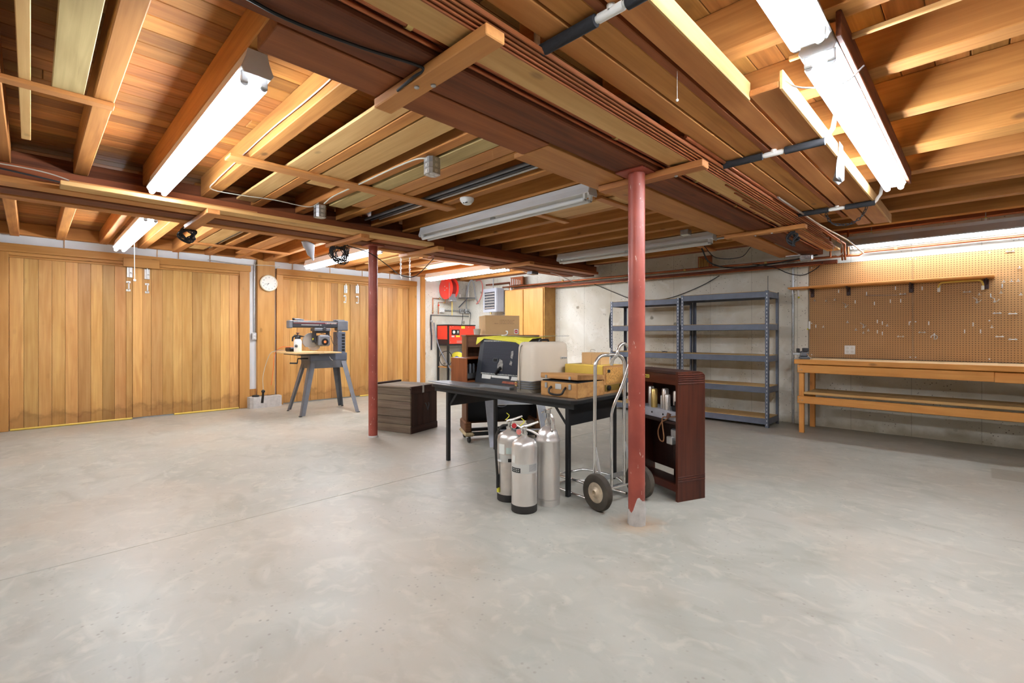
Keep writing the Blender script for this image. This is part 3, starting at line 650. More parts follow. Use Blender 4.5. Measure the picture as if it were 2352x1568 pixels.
# pvc racks with foam sleeves
for y, lab in ((1.40, 'top'), (3.19, 'middle'), (4.97, 'far')):
    t = thing('pipe_rack', {'top': 'white plastic pipe rack with black foam sleeves, cut by the top of the photo', 'middle': 'white plastic pipe rack with black foam sleeves beside the hanging grey cloth', 'far': 'white plastic pipe rack with black foam sleeves above the hanging chain'}[lab], 'rack', (0, y, 0), 0, 'pipe racks for lumber')
    z = 2.348
    MB().tube([(-1.245, 0, 2.50), (-1.245, 0, 2.40)] + arc((-1.205, 0, 2.388), .04, 180, 270, 5) + [(-.66, 0, z)] + arc((-.66, 0, 2.388), .04, 270, 350, 5)[1:] + [(-.60, 0, 2.41), (-.585, 0, 2.50)], .0125, 12).build('pipe', M_PVC, t, True)
    MB().tube([(-.905, 0, z), (-.905, 0, 2.3715)], .0165, 12).build('tee_riser', M_PVC, t, True)
    MB().tube([(-.955, 0, z), (-.855, 0, z)], .0165, 12).build('tee', M_PVC, t, True)
    for a, b in ((-1.225, -.965), (-.845, -.635)): MB().tube([(a, 0, z), (a + .003, 0, z), (b - .003, 0, z), (b, 0, z)], [.018, .0225, .0225, .018], 14).build('foam_sleeve', M_FOAM, t, True)
# grey cloth draped over the pale board
m = MB(); n = 7
for i in range(n + 1):
    for j in range(5):
        u = i / n; m.v.append(Vector((-.632 + .03 * math.sin(j * 2.1) * u - .02 * u, 3.55 + .03 * j + .012 * math.sin(i + j), 2.45 - .22 * u - .03 * (j % 2) * u)))
m.f = [[i * 5 + j, i * 5 + j + 1, (i + 1) * 5 + j + 1, (i + 1) * 5 + j] for i in range(n) for j in range(4)]
o = m.build('hanging_cloth', M_GREYDUCT, None, True, 80); tag(o, 'limp grey cloth hanging from the board by the lit strip light', 'cloth')
md = o.modifiers.new('thick', 'SOLIDIFY'); md.thickness = .003

# ---------------------------------------------------------------- pipes
def pipe(lab, pts, r, mat=M_COPPER, name='copper_pipe', cat='pipe', n=10): return tag(MB().tube(pts, r, n).build(name, mat, None, True), lab, cat)
p1 = thing('copper_pipe', 'thick copper heating pipe clipped along the near girder', 'pipe')
MB().tube([(-1.458, -1.2, 2.352), (-1.458, 7.15, 2.352)], .015, 12).build('run', M_COPPER, p1, True)
for y in (.95, 2.3, 3.35, 3.75, 4.6, 5.0, 5.9, 6.3): MB().tube([(-1.458, y - .012, 2.352), (-1.458, y + .012, 2.352)], .0195, 12).build('clip', M_BRASS, p1, True)
p1 = thing('copper_pipe', 'thin copper pipe tight against the near girder', 'pipe')
MB().tube([(-1.488, -1.2, 2.338), (-1.488, 7.1, 2.338)], .010, 10).build('run', M_COPPER, p1, True)
for y in (3.0, 4.2, 5.4): MB().tube([(-1.488, y - .01, 2.338), (-1.488, y + .01, 2.338)], .0135, 10).build('clip', M_BRASS, p1, True)
for i in range(6):
    pipe(['copper tube nearest the wide pale plank in the bundle towards the back wall', 'second copper tube in the bundle from the wide pale plank', 'third copper tube in the bundle from the wide pale plank', 'fourth copper tube in the bundle from the wide pale plank', 'fifth copper tube in the bundle from the wide pale plank', 'outermost thick copper pipe beside the third pipe rack'][i],
         [(-1.385 + .026 * i, 3.0 + .25 * (5 - i), 2.3146), (-1.385 + .026 * i, 6.7, 2.3146), (-1.38 + .026 * i, 7.05, 2.3146)] if i < 4 else [(-1.216 + .024 * (i - 4), 2.6, 2.359), (-1.216 + .024 * (i - 4), 7.0, 2.359), (-1.26 + .03 * (i - 4), 7.2, 2.30), (-1.26 + .03 * (i - 4), 7.25, 2.19)], .0055 if i < 4 else .011)
p1 = thing('copper_pipe', 'upper copper pipe along the back wall under the ceiling', 'pipe')
MB().tube([(-7.6, 7.40, 2.300), (-3.0, 7.40, 2.285), (-1.22, 7.40, 2.262), (-1.12, 7.44, 2.262), (-1.06, 7.46, 2.30), (3.2, 7.46, 2.30)], .016, 12).build('run', M_COPPER, p1, True)
for x in (-5.9, -3.4, -2.2, -.75, .5): MB().tube([(x - .015, 7.40 if x < -1 else 7.46, 2.30 if x > -1.2 else 2.287 + (x + 3.4) * -.011), (x + .015, 7.40 if x < -1 else 7.46, 2.30 if x > -1.2 else 2.287 + (x + 3.4) * -.011)], .02, 12).build('coupling', M_BRASS, p1, True)
pipe('thick brown iron pipe along the back wall under the ceiling', [(-7.3, 7.44, 2.235), (-1.35, 7.44, 2.205)], .026, M_IRON, 'iron_pipe', n=14)
pipe('lowest thin copper pipe along the back wall', [(-7.0, 7.38, 2.205), (-1.5, 7.38, 2.178)], .011)
pipe('short copper riser at the corner of the pegboard light', [(-1.22, 7.36, 2.262), (-1.22, 7.36, 2.70)], .013)
pipe('copper riser behind the foil box near the pegboard', [(-1.40, 7.30, 2.25), (-1.40, 7.30, 2.70)], .010)
pipe('thin silver conduit curving down by the third pipe rack', smooth_path([(-1.16, 4.2, 2.34), (-1.15, 5.6, 2.34), (-1.10, 6.5, 2.33), (-1.06, 6.9, 2.28), (-1.05, 7.3, 2.26)], 5), .009, M_STEEL, 'steel_conduit')
# manifold of small vertical stubs (two), white by the heater, brass over the shelving
for (x0, y0, z0, m_, lab) in ((-7.30, 7.35, 2.322, M_PVC, 'row of white pipe stubs above the wall cabinet'), (-3.12, 7.30, 2.29, M_BRASS, 'row of brass pipe stubs above the steel shelving')):
    t = thing('pipe_manifold', lab, 'manifold', (x0, y0, z0))
    for i in range(6): MB().cyl((i * .055 if x0 < -5 else i * .026, 0, 0), (i * .055 if x0 < -5 else i * .026, 0, .15 - .012 * i), .008, 8).build('stub', m_, t, True)
    board('backing', 'redfir', -.03, .34 if x0 < -5 else .18, .012, .05, 0, .17, t)

# ---------------------------------------------------------------- cables and small ceiling things
def cable(lab, pts, r=.004, mat=M_CABLE, k=6, name='cable'): return tag(MB().tube(smooth_path(pts, k), r, 6).build(name, mat, None, True), lab, 'cable')
cable('thin grey cable stapled along the joist beyond the bright strip light', [(-1.95, 1.092, 2.58), (-2.6, 1.090, 2.56), (-3.3, 1.092, 2.57), (-4.0, 1.09, 2.55), (-4.55, 1.088, 2.53), (-4.75, 1.10, 2.505), (-4.72, 1.3, 2.49), (-4.7, 1.6, 2.50), (-4.68, 1.9, 2.49), (-4.5, 1.93, 2.50)], .004, M_CABLEW)
cable('black cable looping over the near girder above its first cleat', [(-1.64, -.4, 2.302), (-1.64, .35, 2.302), (-1.66, .60, 2.300), (-1.63, .85, 2.300), (-1.58, 1.06, 2.30), (-1.57, 1.09, 2.285), (-1.62, 1.08, 2.275), (-1.75, 1.085, 2.268)], .006)
cable('white cable stapled between the two junction boxes', [(-4.38, 1.93, 2.47), (-4.2, 1.94, 2.505), (-3.7, 1.945, 2.51), (-3.2, 1.95, 2.515), (-2.9, 1.95, 2.505), (-2.79, 1.975, 2.49)], .006, M_CABLEW)
cable('white wire strung under the joists on the far left of the photo', [(-5.0, -.9, 2.47), (-4.95, -.3, 2.455), (-4.93, .05, 2.445), (-4.92, .25, 2.40)], .005, M_CABLEW)
cable('black cable along the far girder on the left of the photo', [(-4.70, -.6, 2.40), (-4.78, -.2, 2.385), (-4.85, .1, 2.375), (-4.95, .25, 2.38)], .007)
cable('black cable sagging from the far red post towards the hose reel', [(-5.3, 2.50, 2.30), (-5.17, 2.80, 2.22), (-5.17, 3.05, 2.10), (-5.4, 3.4, 2.02), (-5.5, 3.7, 2.05), (-5.3, 3.85, 2.28)], .006)
cable('white cable run along the top of the garage doors', [(-8.85, 2.0, 2.45), (-8.85, 2.5, 2.43), (-8.85, 2.9, 2.45), (-8.85, 3.1, 2.45)], .006, M_CABLEW)
cable('black cable drooping above the top shelf along the back wall', [(-5.22, 7.50, 2.20), (-4.8, 7.52, 2.02), (-4.43, 7.52, 1.88), (-4.0, 7.50, 1.84), (-3.66, 7.52, 1.87), (-3.2, 7.53, 2.02), (-2.9, 7.52, 2.16)], .006)
cable('black cable looping in front of the wall conduit beside the pegboard', [(-2.35, 7.30, 2.26), (-2.1, 7.36, 2.20), (-1.92, 7.42, 2.10), (-1.75, 7.44, 2.06), (-1.6, 7.42, 2.12), (-1.5, 7.38, 2.20)], .006)
cable('bundle of black cables slung under the planks over the shelving', [(-2.45, 5.8, 2.30), (-2.5, 6.2, 2.17), (-2.4, 6.8, 2.16), (-1.9, 7.1, 2.22), (-1.5, 7.1, 2.27)], .010)
cable('thin black wire sagging over the shelving from the unlit light', [(-2.4, 5.75, 2.32), (-2.35, 6.0, 2.20), (-2.1, 6.1, 2.19), (-1.95, 6.0, 2.28)], .005)
cable('grey wire dangling in a loop by the copper tubes at the corner', [(-1.2, 6.6, 2.36), (-1.23, 6.55, 2.22), (-1.19, 6.6, 2.16), (-1.15, 6.65, 2.22), (-1.17, 6.6, 2.36)], .004, M_CABLEW)
def coil(lab, c, rx, rz, n, ax, mat=M_CABLE, r=.0045, seed=1):
    rnd = random.Random(seed); m = MB()
    for q in range(n):
        a, b, ph, tl = rx * rnd.uniform(.5, 1.05), rz * rnd.uniform(.5, 1.05), rnd.uniform(0, 6.3), rnd.uniform(-.03, .03); pts = []
        for i in range(28):
            t_ = 2 * PI * i / 28; u = a * math.cos(t_) + .018 * math.sin(3 * t_ + ph); v = b * math.sin(t_) + .012 * math.cos(2 * t_ + ph); wv = tl * math.sin(t_ + ph) + .006 * q
            pts.append((c[0] + (u if ax == 'X' else wv), c[1] + (wv if ax == 'X' else u), c[2] + v))
        m.tube(pts, r, 5, True)
    t = thing('wire_coil', lab, 'cable'); m.build('wire_loops', mat, t, True)['kind'] = 'stuff'
    MB().tube([(c[0], c[1], c[2] + rz * .9), (c[0], c[1], c[2] + rz + .05)], .004, 6).build('hanger', mat, t)
coil('large tangled coil of black wire hanging before the light above the saw', (-5.50, 2.585, 2.215), .11, .125, 18, 'Y', seed=3, r=.0045)
coil('loose black wire coil under the cleat before the wide garage doors', (-5.62, 1.09, 2.235), .075, .07, 9, 'Y', seed=5, r=.006)
coil('bunched black cable hanging from the last cleat of the near girder', (-1.33, 5.28, 2.20), .05, .075, 7, 'X', seed=8, r=.006)
def jbox(lab, c, n=3, s=.05):
    t = thing('junction_box', lab, 'junction box', c)
    for i in range(n):
        pts = [(-s, -s * .6), (-s * .6, -s), (s * .6, -s), (s, -s * .6), (s, s * .6), (s * .6, s), (-s * .6, s), (-s, s * .6)]
        q = MB().prism(pts, .040 * i, .040 * i + .038, 'Z').build('box_section', M_STEEL, t)
        for (dx, dy) in ((s, 0), (0, -s)):
            MB().lathe([(.013, 0), (.013, .002)], (dx, dy, .04 * i + .019), 10, (1, 0, 0) if dx else (0, -1, 0)).build('knockout', M_ZINC, q)
    for (dx, dy) in ((-.022, -.022), (.022, -.022), (-.022, .022), (.022, .022)): MB().lathe([(.013, 0), (.013, .002)], (dx, dy, 0), 10, (0, 0, -1)).build('knockout', M_ZINC, t)
jbox('stacked galvanised junction box under a joist in the middle of the ceiling', (-2.80, 2.02, 2.385))
jbox('stacked galvanised junction box nearer the far girder', (-4.60, 1.985, 2.385))
t = thing('junction_box', 'square grey junction box on the joist above the far unlit light', 'junction box', (-2.57, 5.62, 2.46)); part('box', M_STEEL, t, (-.05, .05, -.05, .05, 0, .06), bev=.004); part('cover', M_PAPER, t, (-.045, .045, -.045, .045, -.004, 0))
t = thing('junction_box', 'foil wrapped junction box on the pipes beside the pegboard', 'junction box', (-1.60, 7.02, 2.235))
m = MB().box(-.075, .075, -.05, .05, -.045, .045, .018)
for v in m.v: v += Vector((random.uniform(-.006, .006), random.uniform(-.006, .006), random.uniform(-.006, .006)))
m.build('foil_wrap', M_FOIL, t); part('bracket', M_STEEL, t, (-.24, -.07, -.03, .03, .035, .045))
t = thing('smoke_detector', 'white round smoke detector under a joist', 'smoke detector', (-3.43, 2.87, 2.518))
MB().lathe([(.066, 0), (.067, -.012), (.06, -.03), (.05, -.04)], (0, 0, 0), 28).build('base', M_PLASTIC, t, True)
MB().lathe([(.046, -.038), (.044, -.05), (.03, -.058), (.0, -.06)], (0, 0, 0), 24).build('sensor_cap', M_PLASTIC, t, True)
part('vent_slot', M_INK, t, (.02, .046, -.040, -.030, -.053, -.047), (-.002, .012, -.046, -.036, -.053, -.047))
def chain(lab, pts, link=.028, r=.0032, mat=M_STEEL, hook=False):
    P = smooth_path(pts, 10); t = thing('chain', lab, 'chain'); m = MB(); acc = 0; last = P[0]; k = 0
    dense = []
    for a, b in zip(P, P[1:]):
        for i in range(8): dense.append(a.lerp(b, i / 8))
    acc = 0
    for a, b in zip(dense, dense[1:]):
        acc += (b - a).length
        if acc >= link:
            acc = 0; d = (b - a).normalized(); s_ = d.orthogonal().normalized()
            if k % 2: s_ = d.cross(s_)
            ring = [b + d * math.cos(q) * link * .72 + s_ * math.sin(q) * link * .38 for q in [2 * PI * i / 10 for i in range(10)]]
            m.tube(ring, r, 5, True); k += 1
    m.build('links', mat, t, True)['kind'] = 'stuff'
    if hook:
        e = P[-1]; MB().tube([e + Vector(q) for q in [(0, 0, .0), (0, 0, -.03), (.018, -.018, -.05), (.0, 0, -.075), (-.016, .016, -.055)]], .007, 7).build('hook', M_ZINC, t, True)
chain('dark chain slung under the boards at the third pipe rack', [(-1.02, 5.10, 2.36), (-.98, 5.2, 2.27), (-.86, 5.22, 2.245), (-.76, 5.15, 2.28), (-.70, 5.08, 2.36)], .03, .0035, M_SAWDARK)
chain('short chain with a steel hook hanging over the wooden chest, on the left', [(-5.88, 3.70, 2.52), (-5.88, 3.70, 2.12)], .026, .0035, M_ZINC, True)
chain('short chain with a steel hook hanging over the wooden chest, on the right', [(-5.88, 3.85, 2.69), (-5.88, 3.85, 2.10)], .026, .0035, M_ZINC, True)
# grey hood hanging from the joist above the saw
m = MB(); n = 9
for i in range(n + 1):
    for j in range(7):
        u = i / n; a = R(-75 + 150 * j / 6); rr = .10 * (1 - .55 * u)
        m.v.append(Vector((-6.8 + rr * math.cos(a) * .8, 2.75 + rr * math.sin(a) + .05 * u, 2.55 - .26 * u * (1 - .35 * abs(j - 4) / 4) + .01 * math.sin(i * 1.3 + j))))
m.f = [[i * 7 + j, i * 7 + j + 1, (i + 1) * 7 + j + 1, (i + 1) * 7 + j] for i in range(n) for j in range(6)]
o = m.build('hanging_hood', M_GREYDUCT, None, True, 80); tag(o, 'grey cloth hood hanging from a joist above the radial arm saw', 'hood')
md = o.modifiers.new('thick', 'SOLIDIFY'); md.thickness = .004

cable('thin steel wire tied across the lit strip light by the pale block', [(-.66, 2.45, 2.43), (-.60, 2.42, 2.36), (-.50, 2.44, 2.325), (-.42, 2.50, 2.345), (-.36, 2.52, 2.40)], .0035, M_STEEL)
t = thing('string_bead', 'white bead on a thread hanging below the boards by the strip light', 'bead', (-.93, 1.95, 2.372)); MB().tube([(0, 0, 0), (0, 0, -.12)], .0012, 5).build('thread', M_CABLEW, t); MB().ball((0, 0, -.125), .006, 8).build('bead', M_PLASTIC, t, True)

# ---------------------------------------------------------------- workbench, pegboard wall
t = thing('workbench', 'long timber workbench with a lower shelf against the pegboard wall', 'workbench', (-1.63, 7.2, 0))
X1 = 4.6
def wb(n, k, *b): return board(n, k, *b, t, .004)
wb('top_plank', 'benchtop', -.06, X1, -.37, -.12, .905, .93); wb('top_plank', 'benchtop', -.06, X1, -.118, .08, .905, .93); wb('top_plank', 'benchtop', -.06, X1, .082, .31, .905, .93)
wb('front_edge', 'bench', -.065, X1, -.395, -.372, .875, .932); wb('apron', 'bench', -.035, 1.72, -.365, -.325, .765, .865); wb('apron', 'bench', 1.722, X1, -.37, -.33, .76, .862)
wb('rear_rail', 'bench', -.03, X1, .27, .31, .77, .87); wb('end_rail', 'bench', -.03, .01, -.322, .268, .79, .87)
wb('shelf_plank', 'mdf', .03, X1, -.31, -.02, .498, .516); wb('shelf_plank', 'mdf', .03, X1, -.018, .27, .498, .516)
wb('shelf_nosing', 'pine', .03, X1, -.333, -.312, .492, .524); wb('shelf_rail', 'bench', -.035, X1, -.365, -.335, .38, .47); wb('shelf_cleat', 'bench', -.03, .01, -.32, .27, .40, .49)
for x in (0, 2.25, 4.4):
    wb('leg', 'bench', x - .03, x + .03, -.325, -.275, 0, .875) if x else wb('leg', 'bench', -.028, .028, -.322, -.276, 0, .785)
    wb('leg', 'bench', x - .03, x + .03, .22, .268, 0, .875)
for x, z in ((-.012, .45), (-.012, .41), (.018, .42), (-.015, .84), (-.015, .79), (.012, .80)): MB().lathe([(.006, 0), (.006, .003)], (x, -.366, z), 8, (0, -1, 0)).build('screw', M_STEEL, t)
t = thing('pegboard', 'brown perforated hardboard covering the wall above the workbench', 'pegboard', (0, 7.535, 0))
for a, b in ((-1.69, -.598), (-.594, .90), (.904, 2.4)): MB().box(a, b, -.008, 0, .935, 2.19, .001).build('panel', M_PEG, t)
for x in (-1.66, -.62, -.57, .06, .87):
    for z in (.97, 1.40, 2.16): MB().lathe([(.008, 0), (.007, .003)], (x, -.008, z), 8, (0, -1, 0)).build('screw', M_ZINC, t)
t = thing('wall_shelf', 'narrow pine shelf on dark brackets across the pegboard', 'shelf', (0, 7.527, 0))
board('shelf_board', 'bench', -1.90, .10, -.205, -.002, 1.868, 1.893, t, .003)
for x in (-1.65, -1.24, -.61, .035):
    MB().box(x - .022, x + .022, -.012, 0, 1.755, 1.866, .008).build('bracket', plain('bracket_brown', (62, 38, 34), .5), t)
    MB().prism([(0, 1.866), (-.16, 1.866), (-.16, 1.852), (-.03, 1.80), (0, 1.80)], x - .006, x + .006, 'X').build('bracket_arm', plain('bracket_brown', (62, 38, 34), .5), t)
# yellow hacksaw frame hanging under the shelf
t = thing('saw_frame', 'cream yellow bow saw frame hanging under the pegboard shelf', 'saw', (-.17, 7.44, 1.84))
MB().tube(smooth_path([(-.185, 0, -.085), (-.19, 0, -.04), (-.17, 0, .0), (-.12, 0, .008), (.12, 0, .012), (.165, 0, .0), (.18, 0, -.04), (.175, 0, -.085)], 6), .009, 8).build('bow', M_CREAMR, t, True)
part('grip', M_PAPER, t, (-.20, -.172, -.012, .012, -.10, -.05), (.165, .19, -.012, .012, -.10, -.05), bev=.005)
HOOKS = [(-1.62, 1.71, 1), (-1.49, 1.70, 1), (-1.39, 1.71, 1), (-1.27, 1.63, 2), (-1.17, 1.67, 0), (-.97, 1.64, 0), (-.81, 1.66, 0), (-.71, 1.66, 0), (-1.35, 1.82, 0), (-1.05, 1.77, 0), (-.76, 1.82, 0), (-.51, 1.80, 0), (-.35, 1.80, 0),
         (-.69, 1.74, 3), (-.12, 1.73, 3), (-.04, 1.63, 2), (-.02, 1.70, 1), (.07, 1.68, 0), (.10, 1.63, 2), (.15, 1.71, 1), (.16, 1.78, 0), (.17, 1.83, 1), (.23, 1.83, 1), (.28, 1.83, 1), (.30, 1.68, 1), (.29, 1.97, 1), (.22, 2.15, 3),
         (-1.61, 1.36, 0), (-1.52, 1.35, 1), (-1.25, 1.41, 1), (-1.16, 1.31, 1), (-1.08, 1.36, 2), (-1.03, 1.30, 1), (-1.08, 1.27, 1), (-.94, 1.41, 0), (-.94, 1.28, 0), (-.89, 1.39, 0), (-.89, 1.26, 0), (-.84, 1.36, 1),
         (-.63, 1.38, 0), (-.45, 1.38, 0), (-.14, 1.28, 0), (-.07, 1.36, 0), (-.01, 1.28, 0), (.08, 1.33, 1), (.12, 1.48, 3), (.24, 1.47, 3), (.14, 1.22, 3), (.24, 1.19, 3), (-.71, 1.22, 3), (-.51, 1.27, 3), (-.40, 1.21, 4)]
def hook_mesh(kind):
    m = MB(); r = .0032
    if kind == 0: m.box(-.005, .005, -.003, 0, -.022, .022, .001); m.tube([(0, -.002, -.012), (0, -.02, -.014), (0, -.024, .0)], r, 6)
    if kind == 1: m.tube([(0, 0, .014), (0, -.012, .014), (0, -.014, -.008), (0, -.05, -.012), (0, -.056, .002)], r, 6); m.tube([(-.014, -.012, -.008), (.014, -.012, -.008)], r, 6)
    if kind == 2: m.tube([(0, 0, .016), (0, -.014, .014), (0, -.018, -.012), (.02, -.07, -.02), (.035, -.085, .0)], .004, 6); m.ball((.0, -.02, -.022), .012, 8); m.tube([(0, -.01, .01), (-.03, -.04, .035)], r, 6)
    if kind == 3: m.tube([(-.035, -.012, 0), (.035, -.012, 0)], .004, 6); [m.tube([(x, 0, .012), (x, -.012, .012), (x, -.012, -.006), (x, -.05, -.008), (x, -.054, .004)], r, 6) for x in (-.022, .022)]
    if kind == 4: m.box(-.006, .006, -.003, 0, .0, .05, .001); m.tube([(0, -.004, .03), (0, -.012, .0)] + [(.028 * math.sin(R(a)), -.02, -.022 - .026 * math.cos(R(a)) + .026) for a in range(0, 290, 24)], .0045, 7)
    c = m.build('hook_src', M_ZINC, None, True); me = c.data; off = c.location.copy(); bpy.data.objects.remove(c); return me, off
HL = ['small bare steel peg clip on the pegboard with no tool on it', 'single steel peg hook with a crossbar on the pegboard', 'angled steel peg hook with a ball end on the pegboard', 'double steel peg hook with a long crossbar on the pegboard', 'large white S-shaped hook low on the pegboard']
HM = [hook_mesh(k) for k in range(5)]
ORD = 'first second third fourth fifth sixth seventh eighth ninth tenth eleventh twelfth'.split()
KN = ['small bare steel peg clip', 'steel peg hook with a crossbar', 'angled steel peg hook with ball end', 'double steel peg hook with long crossbar']
def hook_row(z): return 'above the pegboard shelf' if z > 1.9 else ('in upper pegboard row' if z > 1.6 else ('in middle pegboard row' if z > 1.33 else 'in bottom pegboard row'))
for x, z, k in HOOKS:
    o = bpy.data.objects.new('pegboard_hook', HM[k][0]); COL.objects.link(o); o.location = Vector((x, 7.527, z)) + HM[k][1]
    same = sorted(h for h in HOOKS if h[2] == k and hook_row(h[1]) == hook_row(z))
    tag(o, HL[4] if k == 4 else (KN[k] + ' ' + hook_row(z) if len(same) == 1 else '%s, %s from left %s' % (KN[k], ORD[same.index((x, z, k))], hook_row(z))), 'hook', 'steel hooks on the pegboard')
tag(MB().cyl((-1.06, 7.50, 1.745), (-.74, 7.50, 1.730), .0025, 6).build('steel_rod', M_STEEL), 'thin steel rod resting on hooks under the pegboard shelf', 'rod')
t = thing('outlet_plate', 'white four-socket outlet plate low on the pegboard', 'outlet', (-1.225, 7.527, 1.045))
part('plate', M_PLASTIC, t, (-.058, .058, -.02, 0, -.058, .058), bev=.004)
for dx in (-.026, .026):
    for dz in (-.024, .024): MB().lathe([(.017, 0), (.017, .003)], (dx, -.02, dz), 14, (0, -1, 0)).build('socket', M_LABEL, t)
t = thing('key_tag', 'white and yellow tag on a nail at the edge of the pegboard', 'tag', (-1.68, 7.50, 1.37)); part('tag', M_PLASTIC, t, (-.012, .012, -.006, .006, -.05, .06), bev=.004); part('ring', M_YELLOW, t, (-.03, -.012, -.006, .006, -.06, -.04), bev=.005)
t = thing('key_tag', 'white and yellow tag hanging under the free end of the pegboard shelf', 'tag', (-1.80, 7.45, 1.81)); part('tag', M_PLASTIC, t, (-.011, .011, -.006, .006, -.04, .05), bev=.004); part('ring', M_YELLOW, t, (-.008, .014, -.006, .006, -.065, -.04), bev=.005)
# bench vise
t = thing('bench_vise', 'small grey bench vise clamped on the end of the workbench', 'vise', (-1.63, 6.98, .932), R(20))
part('base', M_SAWGREY, t, (-.05, .07, -.05, .05, 0, .03), bev=.008); part('body', M_SAWGREY, t, (-.04, .05, -.035, .035, .03, .10), bev=.012)
part('jaw', M_SAWDARK, t, (-.075, -.045, -.05, .05, .085, .135), (-.01, .05, -.05, .05, .095, .14), bev=.005); part('slide', M_STEEL, t, (-.12, -.03, -.02, .02, .05, .085), bev=.004)
MB().cyl((.03, -.05, .07), (.10, -.06, -.02), .006, 8).build('handle', M_CHROME, t, True)
# conduit on the back wall
tag(MB().tube([(-1.885, 7.525, 0), (-1.885, 7.525, 2.2)], .016, 12).build('wall_conduit', M_STEEL, None, True), 'grey vertical conduit on the back wall between shelving and pegboard', 'conduit')

# ---------------------------------------------------------------- steel shelving
def shelving(lab, x0, x1, y0, y1, zt):
    t = thing('steel_shelving', lab, 'shelving', (x0, y0, 0), group='slotted steel shelving units')
    W, D = x1 - x0, y1 - y0
    for fx in (0, 1):
        for fy in (0, 1):
            sx, sy = (1 if fx == 0 else -1), (1 if fy == 0 else -1); X, Y = fx * W, fy * D
            u = MB().box(X, X + sx * .042, Y, Y + sy * .0022, 0, zt).box(X, X + sx * .0022, Y, Y + sy * .042, 0, zt).build('upright', M_SLATE, t)
            m = MB()
            for k in range(int(zt / .05)):
                z = .03 + k * .05; m.box(X + sx * .017, X + sx * .025, Y - sy * .0006, Y - sy * .0012, z, z + .022)
            m.build('slots', M_ZINC if fy == 0 else M_DARK, u)['kind'] = 'stuff'
    for zs in (.085, .505, .925, 1.352, zt - .045):
        for y in (.004, D - .006): part('beam', M_SLATE, t, (.004, W - .004, y - .001 if y < .1 else y - .002, y + .012 if y < .1 else y, zs - .045, zs + .035), bev=.002)
        for x in (.004, W - .016): part('end_beam', M_SLATE, t, (x, x + .012, .016, D - .01, zs - .045, zs + .035), bev=.002)
        board('shelf_panel', 'mdf', .012, W - .012, .014, D - .012, zs + .028, zs + .042, t, .001)
shelving('slate steel shelving unit with five empty shelves nearest the conduit', -3.235, -2.02, 6.90, 7.36, 1.835)
shelving('slate steel shelving unit with empty shelves partly behind the near red post', -4.46, -3.25, 6.88, 7.34, 1.80)
tag(MB().cyl((-2.035, 6.93, 1.835), (-2.035, 6.93, 2.03), .004, 6).build('upright_rod', M_SAWDARK), 'thin dark rod standing up from the corner of the shelving', 'rod')
tag(MB().tube([(-4.474, 6.90, 1.62), (-4.482, 6.90, 1.5), (-4.476, 6.9, 1.02)], [.006, .02, .014], 8).build('black_strap', M_RUBBER, None, True), 'black strap hanging on the far end of the shelving', 'strap')
tag(MB().beam((-4.56, 7.40, .0), (-4.33, 7.45, 1.5), .02, .02).build('leaning_stick', wood('bench', 'Z')), 'thin orange wooden stick leaning behind the shelving', 'stick')
t = thing('small_clamp', 'tiny dark metal part on the third shelf behind the red post', 'clamp', (-3.55, 7.0, .968)); MB().tube([(-.04, 0, .008), (0, 0, .014), (.05, 0, .008)], .006, 6).build('bar', M_SAWDARK, t)

# ---------------------------------------------------------------- wall cabinet
t = thing('wall_cabinet', 'honey oak two-door cabinet hung high on the back wall', 'cabinet', (-6.77, 7.37, 0))
board('carcass', 'oakside', -.56, .56, -.16, .18, 1.10, 2.20, t, .003)
for a, b in ((-.55, -.02), (.005, .535)): board('door', 'oak', a, b, -.182, -.161, 1.115, 2.185, t, .006, mat=wood('oak', 'Z'))

# ---------------------------------------------------------------- black folding table
TX0, TX1, TY0, TY1, TZ = -3.98, -2.16, 2.85, 3.63, .75
t = thing('folding_table', 'black folding table with a worn top crowded with old radios', 'table', (-3.07, 3.24, 0))
def tl(x, y, z): return (x + 3.05, y - 3.24, z)
m = MB(); hw, hd, rr = .91, .39, .05
poly = []
for cx_, cy_, a0 in ((hw - rr, hd - rr, 0), (-hw + rr, hd - rr, 90), (-hw + rr, -hd + rr, 180), (hw - rr, -hd + rr, 270)):
    for k in range(6): a = R(a0 + 18 * k); poly.append((cx_ + rr * math.cos(a), cy_ + rr * math.sin(a)))
m.prism(poly, TZ - .022, TZ, 'Z').build('top', plain('table_top', (92, 84, 76), .5, noise=.3, nscale=5), t)
MB().prism([(x * 1.004, y * 1.008) for x, y in poly], TZ - .03, TZ - .006, 'Z').build('edge_band', M_BLACK, t)
part('side_apron', M_BLACK, t, (-.88, .88, -.36, -.342, TZ - .075, TZ - .03)); part('side_apron', M_BLACK, t, (-.88, .88, .342, .36, TZ - .075, TZ - .03))
for x in (-.68, .81):
    for y in (-.34, .30): part('leg', M_BLACK, t, (x - .017, x + .017, y - .017, y + .017, 0, TZ - .03), bev=.003)
    part('leg_panel', M_BLACK, t, (x - .006, x + .006, -.322, .282, TZ - .21, TZ - .03))
    for y in (-.335, .295): MB().beam((x + (.02 if x < 0 else -.02), y, TZ - .20), (x + (.16 if x < 0 else -.16), y, TZ - .035), .02, .006, (0, 1, 0)).build('brace', M_BLACK, t)
